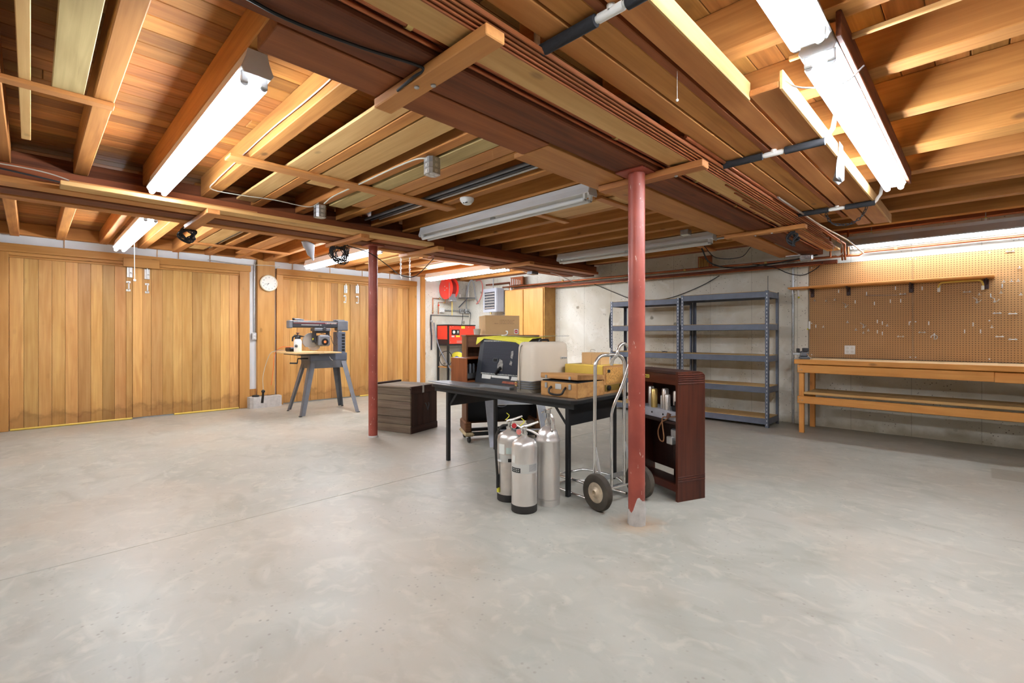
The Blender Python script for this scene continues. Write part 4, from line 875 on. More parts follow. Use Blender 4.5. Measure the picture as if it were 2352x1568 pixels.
# things on the table
t = thing('small_radio', 'small walnut table radio with its open back turned to the projector case', 'radio', (-3.91, 3.36, TZ))
part('cabinet_side', wood('walnut', 'Z'), t, (-.13, .13, -.20, -.188, 0, .25), (-.13, .13, .188, .20, 0, .25), bev=.002)
part('cabinet_top', wood('walnut', 'Y'), t, (-.13, .13, -.188, .188, .238, .25), (-.13, .13, -.188, .188, 0, .012), bev=.002)
part('front', wood('walnut', 'Y'), t, (-.13, -.118, -.188, .188, .012, .238))
ch = part('chassis', M_STEEL, t, (-.10, .08, -.16, .17, .03, .085), bev=.004)
for y in (-.12, -.07, -.02, .05, .11): MB().lathe([(.016, 0), (.016, .09), (.01, .10)], (.03, y, .085), 12).build('valve', M_SAWGREY, ch, True)
t = thing('grille_radio', 'black amplifier with a torn perforated grille leaning back on the table', 'amplifier', (-3.42, 3.27, TZ))
m = MB()
for (x0, x1, xt0, xt1, ya, yb, z0, z1, yt) in ((-.36, .36, -.325, .305, 0, .30, 0, .46, .06),):
    m.add([(x0, ya, z0), (x1, ya, z0), (x1, yb, z0), (x0, yb, z0), (xt0, yt, z1), (xt1, yt, z1), (xt1, yb, z1), (xt0, yb, z1)], [[0, 1, 2, 3], [4, 7, 6, 5], [0, 4, 5, 1], [1, 5, 6, 2], [2, 6, 7, 3], [3, 7, 4, 0]])
m.build('case', M_AMP, t)
SL = .06 / .46
def fy(z): return z * SL - .004
def face(name, pts, mat, par, d=0.): 
    q = MB(); n = len(pts); q.add([(x, fy(z) - d, z) for x, z in pts] + [(x, fy(z) + .006, z) for x, z in pts], [list(range(n)), list(range(n, 2 * n))[::-1]] + [[i, (i + 1) % n, n + (i + 1) % n, n + i] for i in range(n)]); return q.build(name, mat, par)
gr = face('grille', [(-.275, .10), (.30, .10), (.285, .425), (-.265, .425)], M_GRILLE, t, .002)
for pts in ([(-.03, .13), (.04, .13), (.045, .20), (.03, .235), (-.01, .25), (-.02, .22), (-.035, .19)], [(.14, .27), (.165, .255), (.175, .30), (.17, .335), (.145, .33)], [(.13, .20), (.165, .19), (.17, .225), (.145, .24)]):
    face('torn_patch', pts, plain('bare_metal', (150, 146, 140), .5, .3, noise=.6, nscale=60), gr, .0035)
face('slot', [(-.10, .215), (-.035, .215), (-.025, .235), (-.035, .258), (-.10, .258), (-.11, .235)], M_AMP, gr, .006); face('slot_hole', [(-.095, .222), (-.045, .222), (-.045, .25), (-.095, .25)], M_DARK, gr, .0075)
MB().tube([(-.03, -.012, .10), (-.01, -.004, .14), (.03, -.002, .165)], .014, 8).build('knob', M_DARK, t, True)
for pts in ([(-.25, .045), (-.12, .045), (-.11, .085), (-.25, .088)], [(-.10, .062), (.15, .060), (.14, .085), (-.11, .085)], [(.17, .05), (.27, .05), (.27, .085), (.18, .085)]): face('label_plate', pts, M_PAPER, t, .003)
face('label_plate', [(.05, .015), (.27, .012), (.27, .035), (.06, .035)], plain('red_label', (170, 92, 66), .6, noise=.4, nscale=40), t, .003)
m = MB()
for i in range(26):
    for z in (.098, .428): m.box(-.265 + i * .022, -.257 + i * .022, fy(z) - .006, fy(z) + .002, z - .006, z + .006)
m.build('lacing', M_PAPER, t)['kind'] = 'stuff'
tag(MB().box(-3.38, -2.98, 2.985, 3.045, TZ, TZ + .024, .002).build('metal_bracket', M_GREYSHEET), 'grey metal channel lying in front of the black amplifier', 'bracket')
tag(MB().prism([(-4.16, 2.95), (-3.42, 2.88), (-3.25, 3.02), (-3.6, 3.13), (-4.05, 3.14)], TZ, TZ + .006, 'Z').build('grey_sheet', M_GREYSHEET), 'thin grey sheet overhanging the end of the folding table', 'sheet')
t = thing('projector_case', 'tall beige projector case with a ribbed taupe base', 'case', (-2.77, 3.20, TZ))
def rbox(x0, x1, y0, y1, z0, z1, r, top=1.): 
    m = MB(); P = []
    for (cx_, cy_, a0) in ((x1 - r, y1 - r, 0), (x0 + r, y1 - r, 90), (x0 + r, y0 + r, 180), (x1 - r, y0 + r, 270)):
        for k in range(5): a = R(a0 + 22.5 * k); P.append((cx_ + r * math.cos(a), cy_ + r * math.sin(a)))
    mx, my = (x0 + x1) / 2, (y0 + y1) / 2; rows = [(z0, 1.), (z1 - r, top), (z1 - r * .45, top * .965), (z1 - r * .12, top * .90), (z1, top * .8)] if top < 1.01 and z1 - z0 > .2 else [(z0, 1.), (z1, 1.)]
    n = len(P); vs = []
    for z, k in rows: vs += [(mx + (x - mx) * k, my + (y - my) * k, z) for x, y in P]
    fs = [[i * n + j, i * n + (j + 1) % n, (i + 1) * n + (j + 1) % n, (i + 1) * n + j] for i in range(len(rows) - 1) for j in range(n)] + [list(range(n)), [(len(rows) - 1) * n + j for j in range(n)]]
    return m.add(vs, fs)
rbox(-.10, .10, -.26, .26, .10, .43, .05, .95).build('shell', M_BEIGE, t, True, 50)
rbox(-.101, .101, -.262, .262, .0, .025, .05).build('base_rim', M_TAUPE, t, True, 50); rbox(-.098, .098, -.258, .258, .025, .10, .05).build('base', M_TAUPE, t, True, 50)
for k in range(4): rbox(-.1025, .1025, -.264, .264, .034 + k * .019, .043 + k * .019, .052).build('rib', M_SAWGREY, t, True, 50)
MB().tube([(-.035, -.268, .02), (-.035, -.268, .33), (-.034, -.255, .39), (-.033, -.21, .425), (-.033, .20, .428)], .004, 6).build('seam_strip', M_TAUPE, t)
MB().tube([(0, -.07, .43), (0, -.06, .446), (0, .06, .446), (0, .07, .43)], .010, 8).build('handle', M_BLACK, t, True)
part('badge', M_LABEL, t, (.0955, .102, .12, .21, .275, .295), bev=.001); lettering('Bell+Howell', .015, M_INK, t, (.1023, .165, .285), (R(90), 0, R(90)))
for z in (.05, .075): part('latch', M_BRASS, t, (-.095, -.07, -.266, -.258, z, z + .012))
t = thing('wooden_case', 'small wooden carrying case with black handle and lid ajar', 'case', (-2.38, 3.12, TZ))
part('body', wood('case', 'X'), t, (-.185, .185, -.19, .17, 0, .118), bev=.004)
q = MB(); mt = Matrix.Translation((0, .17, .122)) @ Matrix.Rotation(R(-3.2), 4, 'X'); q.box(-.188, .188, -.362, .003, 0, .042, .004, mt); q.build('lid', wood('case', 'X'), t)
part('gap_lining', M_DARK, t, (-.175, .175, -.178, .16, .116, .128))
MB().tube(smooth_path([(-.072, -.19, .078), (-.074, -.215, .06), (-.06, -.228, .03), (0, -.232, .022), (.06, -.228, .03), (.074, -.215, .06), (.072, -.19, .078)], 4), .0085, 8).build('handle', M_BLACK, t, True)
part('lock_plate', M_ZINC, t, (-.03, .03, -.194, -.19, .062, .105), bev=.001)
for x in (-.125, .115): part('latch', M_STEEL, t, (x - .012, x + .012, -.197, -.19, .065, .108), bev=.002); part('latch_catch', M_STEEL, t, (x - .010, x + .010, -.197, -.19, .142, .168), bev=.002)
part('corner_strip', wood('case', 'Z'), t, (.172, .187, -.192, -.186, 0, .118))
t = thing('yellow_radio', 'cream and honey table radio with woven speaker cloth behind the wooden case', 'radio', (-2.42, 3.48, TZ))
part('case', M_CREAMR, t, (-.21, .19, -.155, .145, 0, .235), bev=.006); part('front_panel', wood('case', 'Y'), t, (.19, .202, -.155, .145, 0, .235), bev=.003)
part('speaker_cloth', M_CLOTH, t, (.202, .206, -.13, .12, .085, .215)); part('dial_panel', plain('dial_gold', (150, 122, 58), .35, .4), t, (.202, .207, -.145, .135, .025, .075))
for y in (-.10, .09): MB().lathe([(.022, 0), (.02, .018), (.012, .022)], (.207, y, .05), 16, (1, 0, 0)).build('knob', M_BLACK, t, True)
part('badge', M_INK, t, (.206, .208, -.11, -.07, .175, .20))
t = thing('carton', 'small open cardboard carton on top of the cream radio', 'box', (-2.42, 3.50, TZ + .236))
part('body', M_CARD, t, (-.10, .0, -.07, .06, 0, .10), (.002, .10, -.07, .06, 0, .10)); MB().tube(smooth_path([(-.06, 0, .10), (-.05, .0, .125), (-.01, .01, .118), (0, 0, .10)], 4), .004, 6).build('wire_inside', M_CABLEW, t)

# ---------------------------------------------------------------- console radio on a dolly, behind the table
A = R(60); t = thing('console_radio', 'tall brown console radio cabinet with open back behind the black table', 'radio', (-4.227, 3.528, .115), A)
W_, D_, H_ = .88, .32, 1.125
part('side', wood('console', 'Z'), t, (0, .02, 0, D_, 0, H_ - .02), bev=.004); part('side', wood('console', 'Z'), t, (W_ - .02, W_, 0, D_, 0, H_ - .02), bev=.004)
part('top', wood('console', 'X'), t, (-.01, W_ + .01, -.01, D_ + .01, H_ - .02, H_), bev=.008); part('front', wood('console', 'Z'), t, (.02, W_ - .02, D_ - .02, D_, .05, H_ - .02)); part('back_rail', wood('console', 'X'), t, (.02, W_ - .02, .0, .018, H_ - .14, H_ - .02))
part('base_moulding', wood('console', 'X'), t, (-.02, .06, -.02, D_ + .02, -.0, .12), (W_ - .06, W_ + .02, -.02, D_ + .02, 0, .12), bev=.015)
part('shelf', wood('console', 'X'), t, (.02, W_ - .02, .05, D_ - .02, .66, .68)); part('baffle', M_DARK, t, (.02, W_ - .02, D_ - .06, D_ - .02, .08, .66)); part('inner_lining', M_DARK, t, (.021, .024, .02, D_ - .02, .05, H_ - .02), (W_ - .024, W_ - .021, .02, D_ - .02, .05, H_ - .02))
sp = MB().lathe([(.115, .05), (.12, .045), (.118, 0), (.10, -.005), (.05, -.05), (.045, -.08), (0, -.085)], (.47, D_ - .06 - .05, .36), 28, (0, 1, 0)).build('speaker', plain('speaker_cone', (74, 62, 56), .6), t, True)
MB().lathe([(.105, -.008), (.115, -.008), (.115, -.014), (.105, -.014)], (.47, D_ - .11, .36), 28, (0, 1, 0), True).build('speaker_ring', M_SAWGREY, sp, True)
# dolly
t = thing('furniture_dolly', 'low furniture dolly with carpet padded ends under the console radio', 'dolly', (-4.227, 3.528, 0), A)
part('rail', M_BLACK, t, (.02, .86, -.02, .03, .075, .113)); part('rail', M_BLACK, t, (.02, .86, .25, .30, .075, .113))
part('padded_bar', M_LINT, t, (-.03, .09, -.05, .34, .072, .1145), bev=.018); part('padded_bar', M_LINT, t, (.80, .92, -.05, .34, .072, .1145), bev=.018)
for x in (.03, .86):
    for y in (-.01, .29):
        q = MB().lathe([(.034, -.012), (.036, -.006), (.036, .006), (.034, .012)], (x, y, .036), 18, (1, .2, 0)).build('caster_wheel', M_RUBBER, t, True); MB().box(x - .02, x + .02, y - .015, y + .015, .06, .074).build('caster_plate', M_STEEL, q)
for k in range(6):
    pass
# pale bezel leaning on the console
t = thing('speaker_surround', 'pale grey metal cabinet front with a square opening leaning under the table', 'panel', (-3.86, 3.56, .0), R(52))
t.rotation_euler = (R(-11), 0, R(52))
out = [(0, 0), (.70, 0), (.62, .56), (-.05, .56)]; inn = [(.095, .075), (.60, .075), (.54, .47), (.055, .47)]
m = MB(); n = 4
for d in (0, .03): m.v += [Vector((x, d, z)) for x, z in out] + [Vector((x, d, z)) for x, z in inn]
for i in range(4):
    j = (i + 1) % 4; m.f += [[i, j, 4 + j, 4 + i], [8 + i, 12 + i, 12 + j, 8 + j], [i, 8 + i, 8 + j, j], [4 + i, 4 + j, 12 + j, 12 + i]]
m.build('front', M_GREYP, t)
m = MB(); inn2 = [(.103, .083), (.592, .083), (.533, .462), (.063, .462)]
m.v = [Vector((x, -.006, z)) for x, z in inn] + [Vector((x, -.006, z)) for x, z in inn2] + [Vector((x, .0, z)) for x, z in inn] + [Vector((x, .0, z)) for x, z in inn2]
for i in range(4):
    j = (i + 1) % 4; m.f += [[i, j, 4 + j, 4 + i], [8 + i, 12 + i, 12 + j, 8 + j], [i, 8 + i, 8 + j, j], [4 + i, 4 + j, 12 + j, 12 + i]]
m.build('opening_lip', M_PAPER, t)
part('cross_bar', M_BLACK, t, (.09, .595, .012, .024, .12, .155)); part('cross_bar', M_GREYP, t, (.085, .585, .012, .024, .175, .19))
# carton and papers on the console
t = thing('cardboard_box', 'large cardboard box with faint upside-down print on the console radio', 'box', (-4.20, 3.80, 1.242), A)
part('front', M_CARD, t, (0, .42, 0, .004, 0, .232)); part('side', M_CARDD, t, (0, .004, .004, .38, 0, .232)); part('side', M_CARDD, t, (.416, .42, .004, .38, 0, .232)); part('back', M_CARD, t, (.004, .416, .376, .38, 0, .232)); part('lid', M_CARD, t, (.004, .416, .004, .376, .227, .232))
rnd = random.Random(4); m = MB()
for r_, (xa, xb, z) in enumerate(((.17, .35, .175), (.17, .34, .155), (.11, .35, .135))):
    x = xa
    while x < xb: wl = rnd.uniform(.006, .014); m.box(x, x + wl, -.0008, 0, z - .004, z + .003 * rnd.random()); x += wl + rnd.choice((.002, .002, .008))
m.build('print', plain('faded_ink', (150, 118, 82), .8), t)['kind'] = 'stuff'
q = part('sticker', M_PAPER, t, (.355, .405, -.001, 0, .012, .068)); MB().lathe([(.021, 0), (.021, .001)], (.38, -.001, .04), 20, (0, -1, 0)).build('sticker_disc', M_SIGNRED, q); part('sticker_bar', M_PAPER, q, (.364, .396, -.003, -.0022, .037, .043))
def drape(name, lab, rows, mat, cat, th=.002):
    n = len(rows[0]); m = MB(); m.v = [Vector(p) for r_ in rows for p in r_]; m.f = [[i * n + j, i * n + j + 1, (i + 1) * n + j + 1, (i + 1) * n + j] for i in range(len(rows) - 1) for j in range(n - 1)]
    o = m.build(name, mat, None, False); tag(o, lab, cat); md = o.modifiers.new('thick', 'SOLIDIFY'); md.thickness = th; md.offset = 1; return o
zt = TZ + .463
drape('yellow_folder', 'limp yellow folder drooping over the corner of the black amplifier', [[(-3.760, 3.62, zt + .02), (-3.460, 3.64, zt + .012), (-3.210, 3.64, zt + .006), (-2.960, 3.62, zt + .02)], [(-3.770, 3.42, zt + .012), (-3.460, 3.44, zt + .008), (-3.240, 3.45, zt + .006), (-2.990, 3.47, zt + .005)], [(-3.780, 3.305, zt), (-3.560, 3.345, zt + .012), (-3.260, 3.33, zt + .004), (-3.020, 3.33, zt - .01)], [(-3.780, 3.29, zt - .055), (-3.680, 3.325, zt - .005), (-3.260, 3.32, zt - .006), (-3.060, 3.30, zt - .05)], [(-3.775, 3.288, zt - .075), (-3.690, 3.318, zt - .012), (-3.220, 3.312, zt - .045), (-3.100, 3.29, zt - .09)]], M_YELLOW, 'folder')
drape('grey_flyer', 'thin grey sheet lying across the yellow folder', [[(-3.510, 3.50, zt + .022), (-3.160, 3.52, zt + .018), (-2.760, 3.56, zt + .02)], [(-3.460, 3.38, zt + .02), (-3.160, 3.40, zt + .016), (-2.720, 3.48, zt + .018)]], M_GREYSHEET, 'sheet')
t = thing('plastic_hook', 'white plastic hook on top of the yellow folder', 'hook', (-3.48, 3.42, zt + .016)); MB().tube(smooth_path([(-.05, 0, .006), (0, 0, .008), (.03, 0, .02), (.035, 0, .045), (.015, 0, .05)], 4), .006, 7).build('wire', M_PLASTIC, t, True)
t = thing('cup', 'cloudy plastic cup on the console radio beside the cardboard box', 'cup', (-4.33, 3.78, 1.242)); MB().lathe([(.035, 0), (.044, .07), (.041, .07), (.033, .004), (0, .004)], (0, 0, 0), 20).build('wall', M_GLASS, t, True)

# ---------------------------------------------------------------- near console radio, back open
A = math.atan2(-.378, .926); t = thing('open_back_radio', 'dark mahogany console radio with open back and valve chassis beside the red post', 'radio', (-1.601, 3.366, 0), A)
# local x runs towards the corner post (origin is the right front corner), y is depth
W_, D_, H_ = .59, .265, .965
mh = wood('mahogany', 'Z'); mhx = wood('mahogany', 'X')
MB().prism([(0, 0), (D_, 0), (D_, H_ - .03), (D_ - .03, H_ - .006), (D_ - .06, H_), (0, H_)], -.022, 0, 'X').build('side_panel', mh, t)
MB().prism([(0, 0), (D_, 0), (D_, H_ - .03), (D_ - .03, H_ - .006), (D_ - .06, H_), (0, H_)], -W_, -W_ + .022, 'X').build('side_panel', mh, t)
part('top', wood('mahoganydark', 'X'), t, (-W_ + .022, -.022, 0, D_ - .05, H_ - .022, H_), bev=.002); part('top_rail', mhx, t, (-W_ + .022, -.022, .0, .02, H_ - .10, H_ - .022))
part('front_panel', wood('mahoganydark', 'Z'), t, (-W_ + .022, -.022, D_ - .02, D_ - .002, .14, H_ - .03)); part('chassis_shelf', wood('mahoganydark', 'X'), t, (-W_ + .022, -.022, .01, D_ - .02, .565, .583)); part('bottom_rail', mhx, t, (-W_ + .022, -.022, 0, .02, .07, .125)); part('bottom_board', wood('mahoganydark', 'X'), t, (-W_ + .022, -.022, .02, D_ - .02, .075, .09)); part('mid_post', wood('mahoganydark', 'Z'), t, (-.27, -.24, D_ - .06, D_ - .02, .09, .565))
for z in (.018, .034, .05, .066, .085): part('moulding', mh, t, (0, .004, .004, D_ - .012, H_ - z - .009, H_ - z), bev=.002)
for z in (.145, .162, .178): part('moulding', mh, t, (0, .004, .0, D_, z, z + .009), bev=.002)
part('name_plate', plain('plate_yellow', (206, 184, 70), .5), t, (-.50 + .09, -.31 - .01, -.002, 0, H_ - .068, H_ - .042)); 
for i in range(7): part('plate_mark', M_INK, t, (-.405 + .0115 * i, -.398 + .0115 * i, -.003, -.002, H_ - .061, H_ - .049 - .003 * (i % 3)))
ch = part('chassis', M_GREYP, t, (-.55, -.03, .035, D_ - .04, .585, .655), bev=.003)
for x, r_, h_, m_ in ((-.50, .020, .14, M_STAIN2), (-.43, .024, .16, M_STAIN2), (-.385, .016, .11, M_ZINC), (-.345, .027, .15, M_BRASS), (-.29, .016, .10, M_ZINC), (-.25, .027, .16, M_STAIN2), (-.19, .025, .12, M_STAIN2), (-.135, .022, .15, M_STAIN2)):
    q = MB().lathe([(r_, 0), (r_, h_ - .008), (r_ * .8, h_)], (x, .09 + .02 * math.sin(x * 40), .655), 16).build('valve_can', m_, ch, True)
part('transformer', M_BLACK, ch, (-.13, -.035, .05, .14, .655, .70), bev=.01); MB().lathe([(.045, 0), (.045, .03), (.02, .035)], (-.08, .10, .70), 16).build('coil_cover', M_BLACK, ch, True)
for x in (-.50, -.44, -.33, -.20, -.12): MB().lathe([(.008, 0), (.008, .002)], (x, .035, .62), 10, (0, -1, 0)).build('chassis_hole', M_INK, ch)
MB().tube(smooth_path([(-.04, .03, .63), (-.10, .01, .615), (-.17, .005, .60), (-.16, -.004, .54), (-.145, -.004, .46), (-.16, .0, .42), (-.20, .0, .43), (-.215, .0, .49), (-.18, .0, .56), (-.12, .005, .60), (-.09, .0, .645)], 5), .005, 6).build('power_cord', plain('cord_brown', (142, 98, 62), .7), t, True)
MB().tube([(-.09, .0, .645), (-.10, -.01, .61)], [.016, .012], 8).build('plug', plain('plug_brown', (96, 58, 42), .6), t, True)
part('speaker_magnet', M_STEEL, t, (-.15, -.05, .06, .15, .42, .52), bev=.01); MB().lathe([(.03, 0), (.10, .06)], (-.12, .15, .42), 20, (0, 1, 0)).build('speaker_cone', M_SAWDARK, t, True); part('speaker_cap', M_ZINC, t, (-.16, -.10, .03, .08, .40, .46), bev=.006)
tag(MB().tube([(-2.12, 3.60, .975), (-2.08, 3.585, .983), (-2.03, 3.565, .975)], [.006, .012, .008], 8).build('metal_clip', M_SAWDARK, None, True), 'small dark metal clip on top of the mahogany console radio', 'clip')

# ---------------------------------------------------------------- fire extinguishers
def ext(lab, c, kind, rz, group=None):
    t = thing('fire_extinguisher', lab, 'extinguisher', (c[0], c[1], 0), rz)
    if kind == 'C':
        MB().lathe([(.086, 0), (.087, .035), (.085, .04), (.089, .046), (.089, .055), (.087, .06), (.087, .455), (.090, .46), (.090, .472), (.086, .478), (.082, .50), (.068, .535), (.045, .558), (.022, .57), (.02, .585)], (0, 0, 0), 36).build('cylinder', M_STAIN, t, True)
        MB().lathe([(.022, .58), (.024, .60), (.014, .62), (.014, .66), (.02, .665), (.02, .69), (.0, .695)], (0, 0, 0), 14).build('valve', M_CHROME, t, True)
        MB().tube([(.012, -.02, .65), (.02, -.045, .655), (.03, -.06, .62), (.035, -.062, .55)], [.012, .013, .014, .016], 9).build('nozzle', M_CHROME, t, True)
        MB().beam((-.05, .0, .665), (.03, 0, .70), .02, .008, bev=.002).build('lever', M_CHROME, t); part('pin_ring', M_STEEL, t, (-.03, -.022, -.018, .018, .63, .69))
        return t
    r_, h_ = .0895, .50
    MB().lathe([(r_ + .001, .045), (r_ + .001, h_ - .05), (r_ - .004, h_ - .025), (r_ - .02, h_ - .002), (r_ - .05, h_ + .012), (.022, h_ + .022), (.02, h_ + .04)], (0, 0, 0), 40).build('cylinder', M_STAIN if kind == 'A' else M_STAIN2, t, True)
    MB().lathe([(r_ - .002, 0), (r_ + .002, .004), (r_ + .002, .052), (r_, .055)], (0, 0, 0), 40).build('boot', M_RUBBER, t, True)
    MB().lathe([(.02, h_ + .03), (.024, h_ + .045), (.018, h_ + .06), (.02, h_ + .085), (.01, h_ + .095)], (0, 0, 0), 14).build('valve', M_CHROME, t, True)
    q = MB().lathe([(.022, 0), (.024, .012), (.022, .02)], (.03 if kind == 'B' else -.03, -.02, h_ + .058), 20, (.4 if kind == 'B' else -.5, -1, .1)).build('gauge', M_CHROME, t, True)
    MB().lathe([(.019, .0), (.019, .0215)], (.03 if kind == 'B' else -.03, -.02, h_ + .058), 20, (.4 if kind == 'B' else -.5, -1, .1)).build('gauge_face', M_SIGNRED if kind == 'B' else M_PINK, q)
    sgn = 1
    MB().tube(smooth_path([(-.02, 0, h_ + .088), (.03, 0, h_ + .10), (.10, 0, h_ + .125)], 4), [.012, .012, .011, .011, .01, .01, .009, .008, .008], 8).build('upper_lever', M_STAIN2, t, True)
    MB().tube(smooth_path([(-.01, 0, h_ + .075), (.05, 0, h_ + .06), (.105, -.005, h_ + .03)], 4), .009, 8).build('carry_handle', M_STAIN2, t, True)
    MB().tube(smooth_path([(-.03, -.02, h_ + .10), (-.01, -.01, h_ + .115), (.0, 0, h_ + .13), (-.02, -.005, h_ + .15)], 4), .003, 6).build('seal_tie', M_YELLOW, t, True)
    if kind == 'B':
        MB().tube(smooth_path([(-.015, -.01, h_ + .06), (-.06, -.02, h_ + .05), (-.10, -.035, h_ - .03), (-.098, -.05, h_ - .15), (-.088, -.055, h_ - .30), (-.085, -.055, .11)], 5), .0095, 8).build('hose', M_RUBBER, t, True)
        MB().cyl((-.085, -.055, .20), (-.085, -.055, .10), .012, 10).build('nozzle', M_BLACK, t, True); MB().tube([(-.08, -.056, .105), (-.08, -.056, .07)], .012, 8).build('nozzle_clip', M_YELLOW, t)
    def wrap(name, a0, a1, z0, z1, mat, dr=.0012, par=t):
        m = MB(); n = 10; rr = r_ + .001 + dr
        for i in range(n + 1):
            a = R(a0 + (a1 - a0) * i / n); m.v += [Vector((rr * math.cos(a), rr * math.sin(a), z0)), Vector((rr * math.cos(a), rr * math.sin(a), z1))]
        m.f = [[2 * i, 2 * i + 2, 2 * i + 3, 2 * i + 1] for i in range(n)]; return m.build(name, mat, par, True)
    if kind == 'A':
        lb = wrap('label_band', -175, -5, .28, .345, M_LABEL); wrap('black_label', -160, -108, .286, .318, M_INK, .002, lb)
        for k in range(2): 
            for j in range(5): wrap('label_text', -156 + j * 9, -150 + j * 9, .306 - k * .012, .311 - k * .012, M_LABEL, .0026, lb)
        for k in range(6): wrap('label_text', -70 + 0, -25, .336 - k * .008, .3385 - k * .008, M_SAWGREY, .002, lb)
        wrap('tag_sticker', -165, -135, .35, .40, M_PAPER)
    else:
        lb = wrap('label_band', -175, -60, .295, .35, M_LABEL); wrap('black_label', -95, -60, .30, .325, M_INK, .002, lb); wrap('tag_sticker', -150, -112, .355, .43, M_PAPER); wrap('tag_sticker', -105, -75, .36, .405, plain('sticker_mint', (206, 222, 214), .6)); wrap('hose_clip', -160, -125, .30, .315, M_PLASTIC, .012)
    return t
VW = R(44.66)
ext('stainless fire extinguisher with a black boot and wide silver label, nearest the camera', (-2.308, 2.459), 'A', VW)
ext('stainless fire extinguisher with a black hose and red gauge, behind the labelled one', (-2.548, 2.548), 'B', VW)
ext('old all-steel fire extinguisher with a domed top and no label, next to the table leg', (-2.28, 2.685), 'C', VW)

# ---------------------------------------------------------------- hand truck
t = thing('hand_truck', 'chrome hand truck with rubber wheels and a looped handle', 'hand truck', (-1.98, 3.05, 0), R(80 - 90))
# local: x = away from the nose (towards the wheels), y = along the axle
ys = .158
fr = [(-.005, -ys, .09), (-.005, -ys, .55), (.0, -ys, .98)] + arc((0, -ys + .09, 1.0), .09, 180, 90, 6, 'YZ') + arc((0, ys - .09, 1.0), .09, 90, 0, 6, 'YZ') + [(0, ys, .98), (-.005, ys, .55), (-.005, ys, .09)]
MB().tube(fr, .0135, 12).build('side_frame', M_CHROME, t, True)
lp = [(-.005, .02, .10), (-.005, .02, .55), (-.004, .03, .68), (.03, .10, .86), (.06, .145, 1.02)] + [(.06, .145 - .065 + .07 * math.cos(R(a)), 1.09 + .085 * math.sin(R(a))) for a in range(-20, 200, 22)] + [(.02, .01, 1.06), (.0, .012, 1.015)]
MB().tube(smooth_path(lp, 3), .0125, 12).build('loop_handle', M_CHROME, t, True)
part('cross_plate', M_STEEL, t, (-.012, -.004, -ys, ys, .16, .195)); part('cross_plate', M_STEEL, t, (-.012, -.004, -ys, ys, .085, .11))
MB().tube(smooth_path([(.0, -ys, .10), (-.12, -ys, .13), (-.40, -ys + .01, .115), (-.47, -.08, .10), (-.48, 0, .10), (-.47, .08, .10), (-.40, ys - .01, .115), (-.12, ys, .13), (0, ys, .10)], 5), .011, 10).build('upper_nose_loop', M_CHROME, t, True)
MB().tube(smooth_path([(.02, -ys, .03), (-.12, -ys, .022), (-.42, -ys + .01, .016), (-.49, -.08, .016), (-.50, 0, .016), (-.49, .08, .016), (-.42, ys - .01, .016), (-.12, ys, .022), (.02, ys, .03)], 5), .011, 10).build('lower_nose_loop', M_CHROME, t, True)
MB().cyl((.09, -.24, .13), (.09, .24, .13), .008, 10).build('axle', M_CHROME, t, True)
for s in (-1, 1):
    MB().beam((0, s * ys, .42), (.085, s * (ys + .015), .15), .022, .005, (0, 1, 0)).build('axle_brace', M_ZINC, t)
    q = MB().lathe([(.072, -.022), (.095, -.030), (.122, -.024), (.130, -.010), (.130, .010), (.122, .024), (.095, .030), (.072, .022)], (.09, s * .225, .13), 36, (0, 1, 0), True).build('wheel', M_TIRE, t, True)
    MB().lathe([(.0735, -.020), (.062, -.012), (.035, -.022), (.018, -.036), (.018, .036), (.035, .022), (.062, .012), (.0735, .020)], (.09, s * .225, .13), 28, (0, 1, 0)).build('hub', plain('rusty_rim', (216, 196, 168), .45, .3, noise=.45, nscale=14), q, True)

# ---------------------------------------------------------------- wooden chest
A = R(196.5); t = thing('wooden_chest', 'old weathered wooden chest with a lid between the far post and the table', 'chest', (-5.076, 3.334, 0), A)
# local x runs along the plank side (away from the corner), local -y along the dark end
Wc, Dc, Hc = .64, .54, .565
zz = [0, .105, .20, .30, .40, .475, .565]
for a, b in zip(zz, zz[1:]): board('side_plank', 'crate', .0, Wc, -.018, .0, a + .0015, b - .0015, t, .004)
yy = [0, -.14, -.25, -.37, -Dc]
for a, b in zip(yy, yy[1:]): board('end_plank', 'cratedark', .001, .02, b + .0012, a - .02 if a == 0 else a - .0012, .075, .50, t, .003)
board('end_rail', 'cratedark', -.012, .02, -Dc, -.001, 0, .085, t, .006); board('end_rail', 'cratedark', -.012, .02, -Dc, -.001, .495, .56, t, .006)
part('inner_box', M_DARK, t, (.02, Wc - .02, -Dc + .02, -.018, .01, .555)); board('far_side', 'crate', 0, Wc, -Dc, -Dc + .018, 0, .56, t); board('far_end', 'crate', Wc - .018, Wc, -Dc + .018, -.018, 0, .56, t)
for k in range(4): board('lid_plank', 'crate', -.012, Wc + .012, -Dc * (k + 1) / 4 + .001 - .004, -Dc * k / 4 - .001 + (.008 if k == 0 else 0), .566, .588, t, .003)
board('lid_batten', 'cratedark', -.02, .012, -Dc - .004, .006, .552, .592, t, .004); board('lid_batten', 'cratedark', Wc - .02, Wc + .015, -Dc - .004, .006, .589, .612, t, .004)
part('hasp', M_ZINC, t, (-.026, -.018, -.235, -.205, .50, .60)); MB().tube([(-.014, -.27, .36), (-.03, -.27, .34), (-.034, -.30, .27), (-.03, -.33, .34), (-.014, -.33, .36)], .006, 7).build('end_handle', M_SAWDARK, t, True)

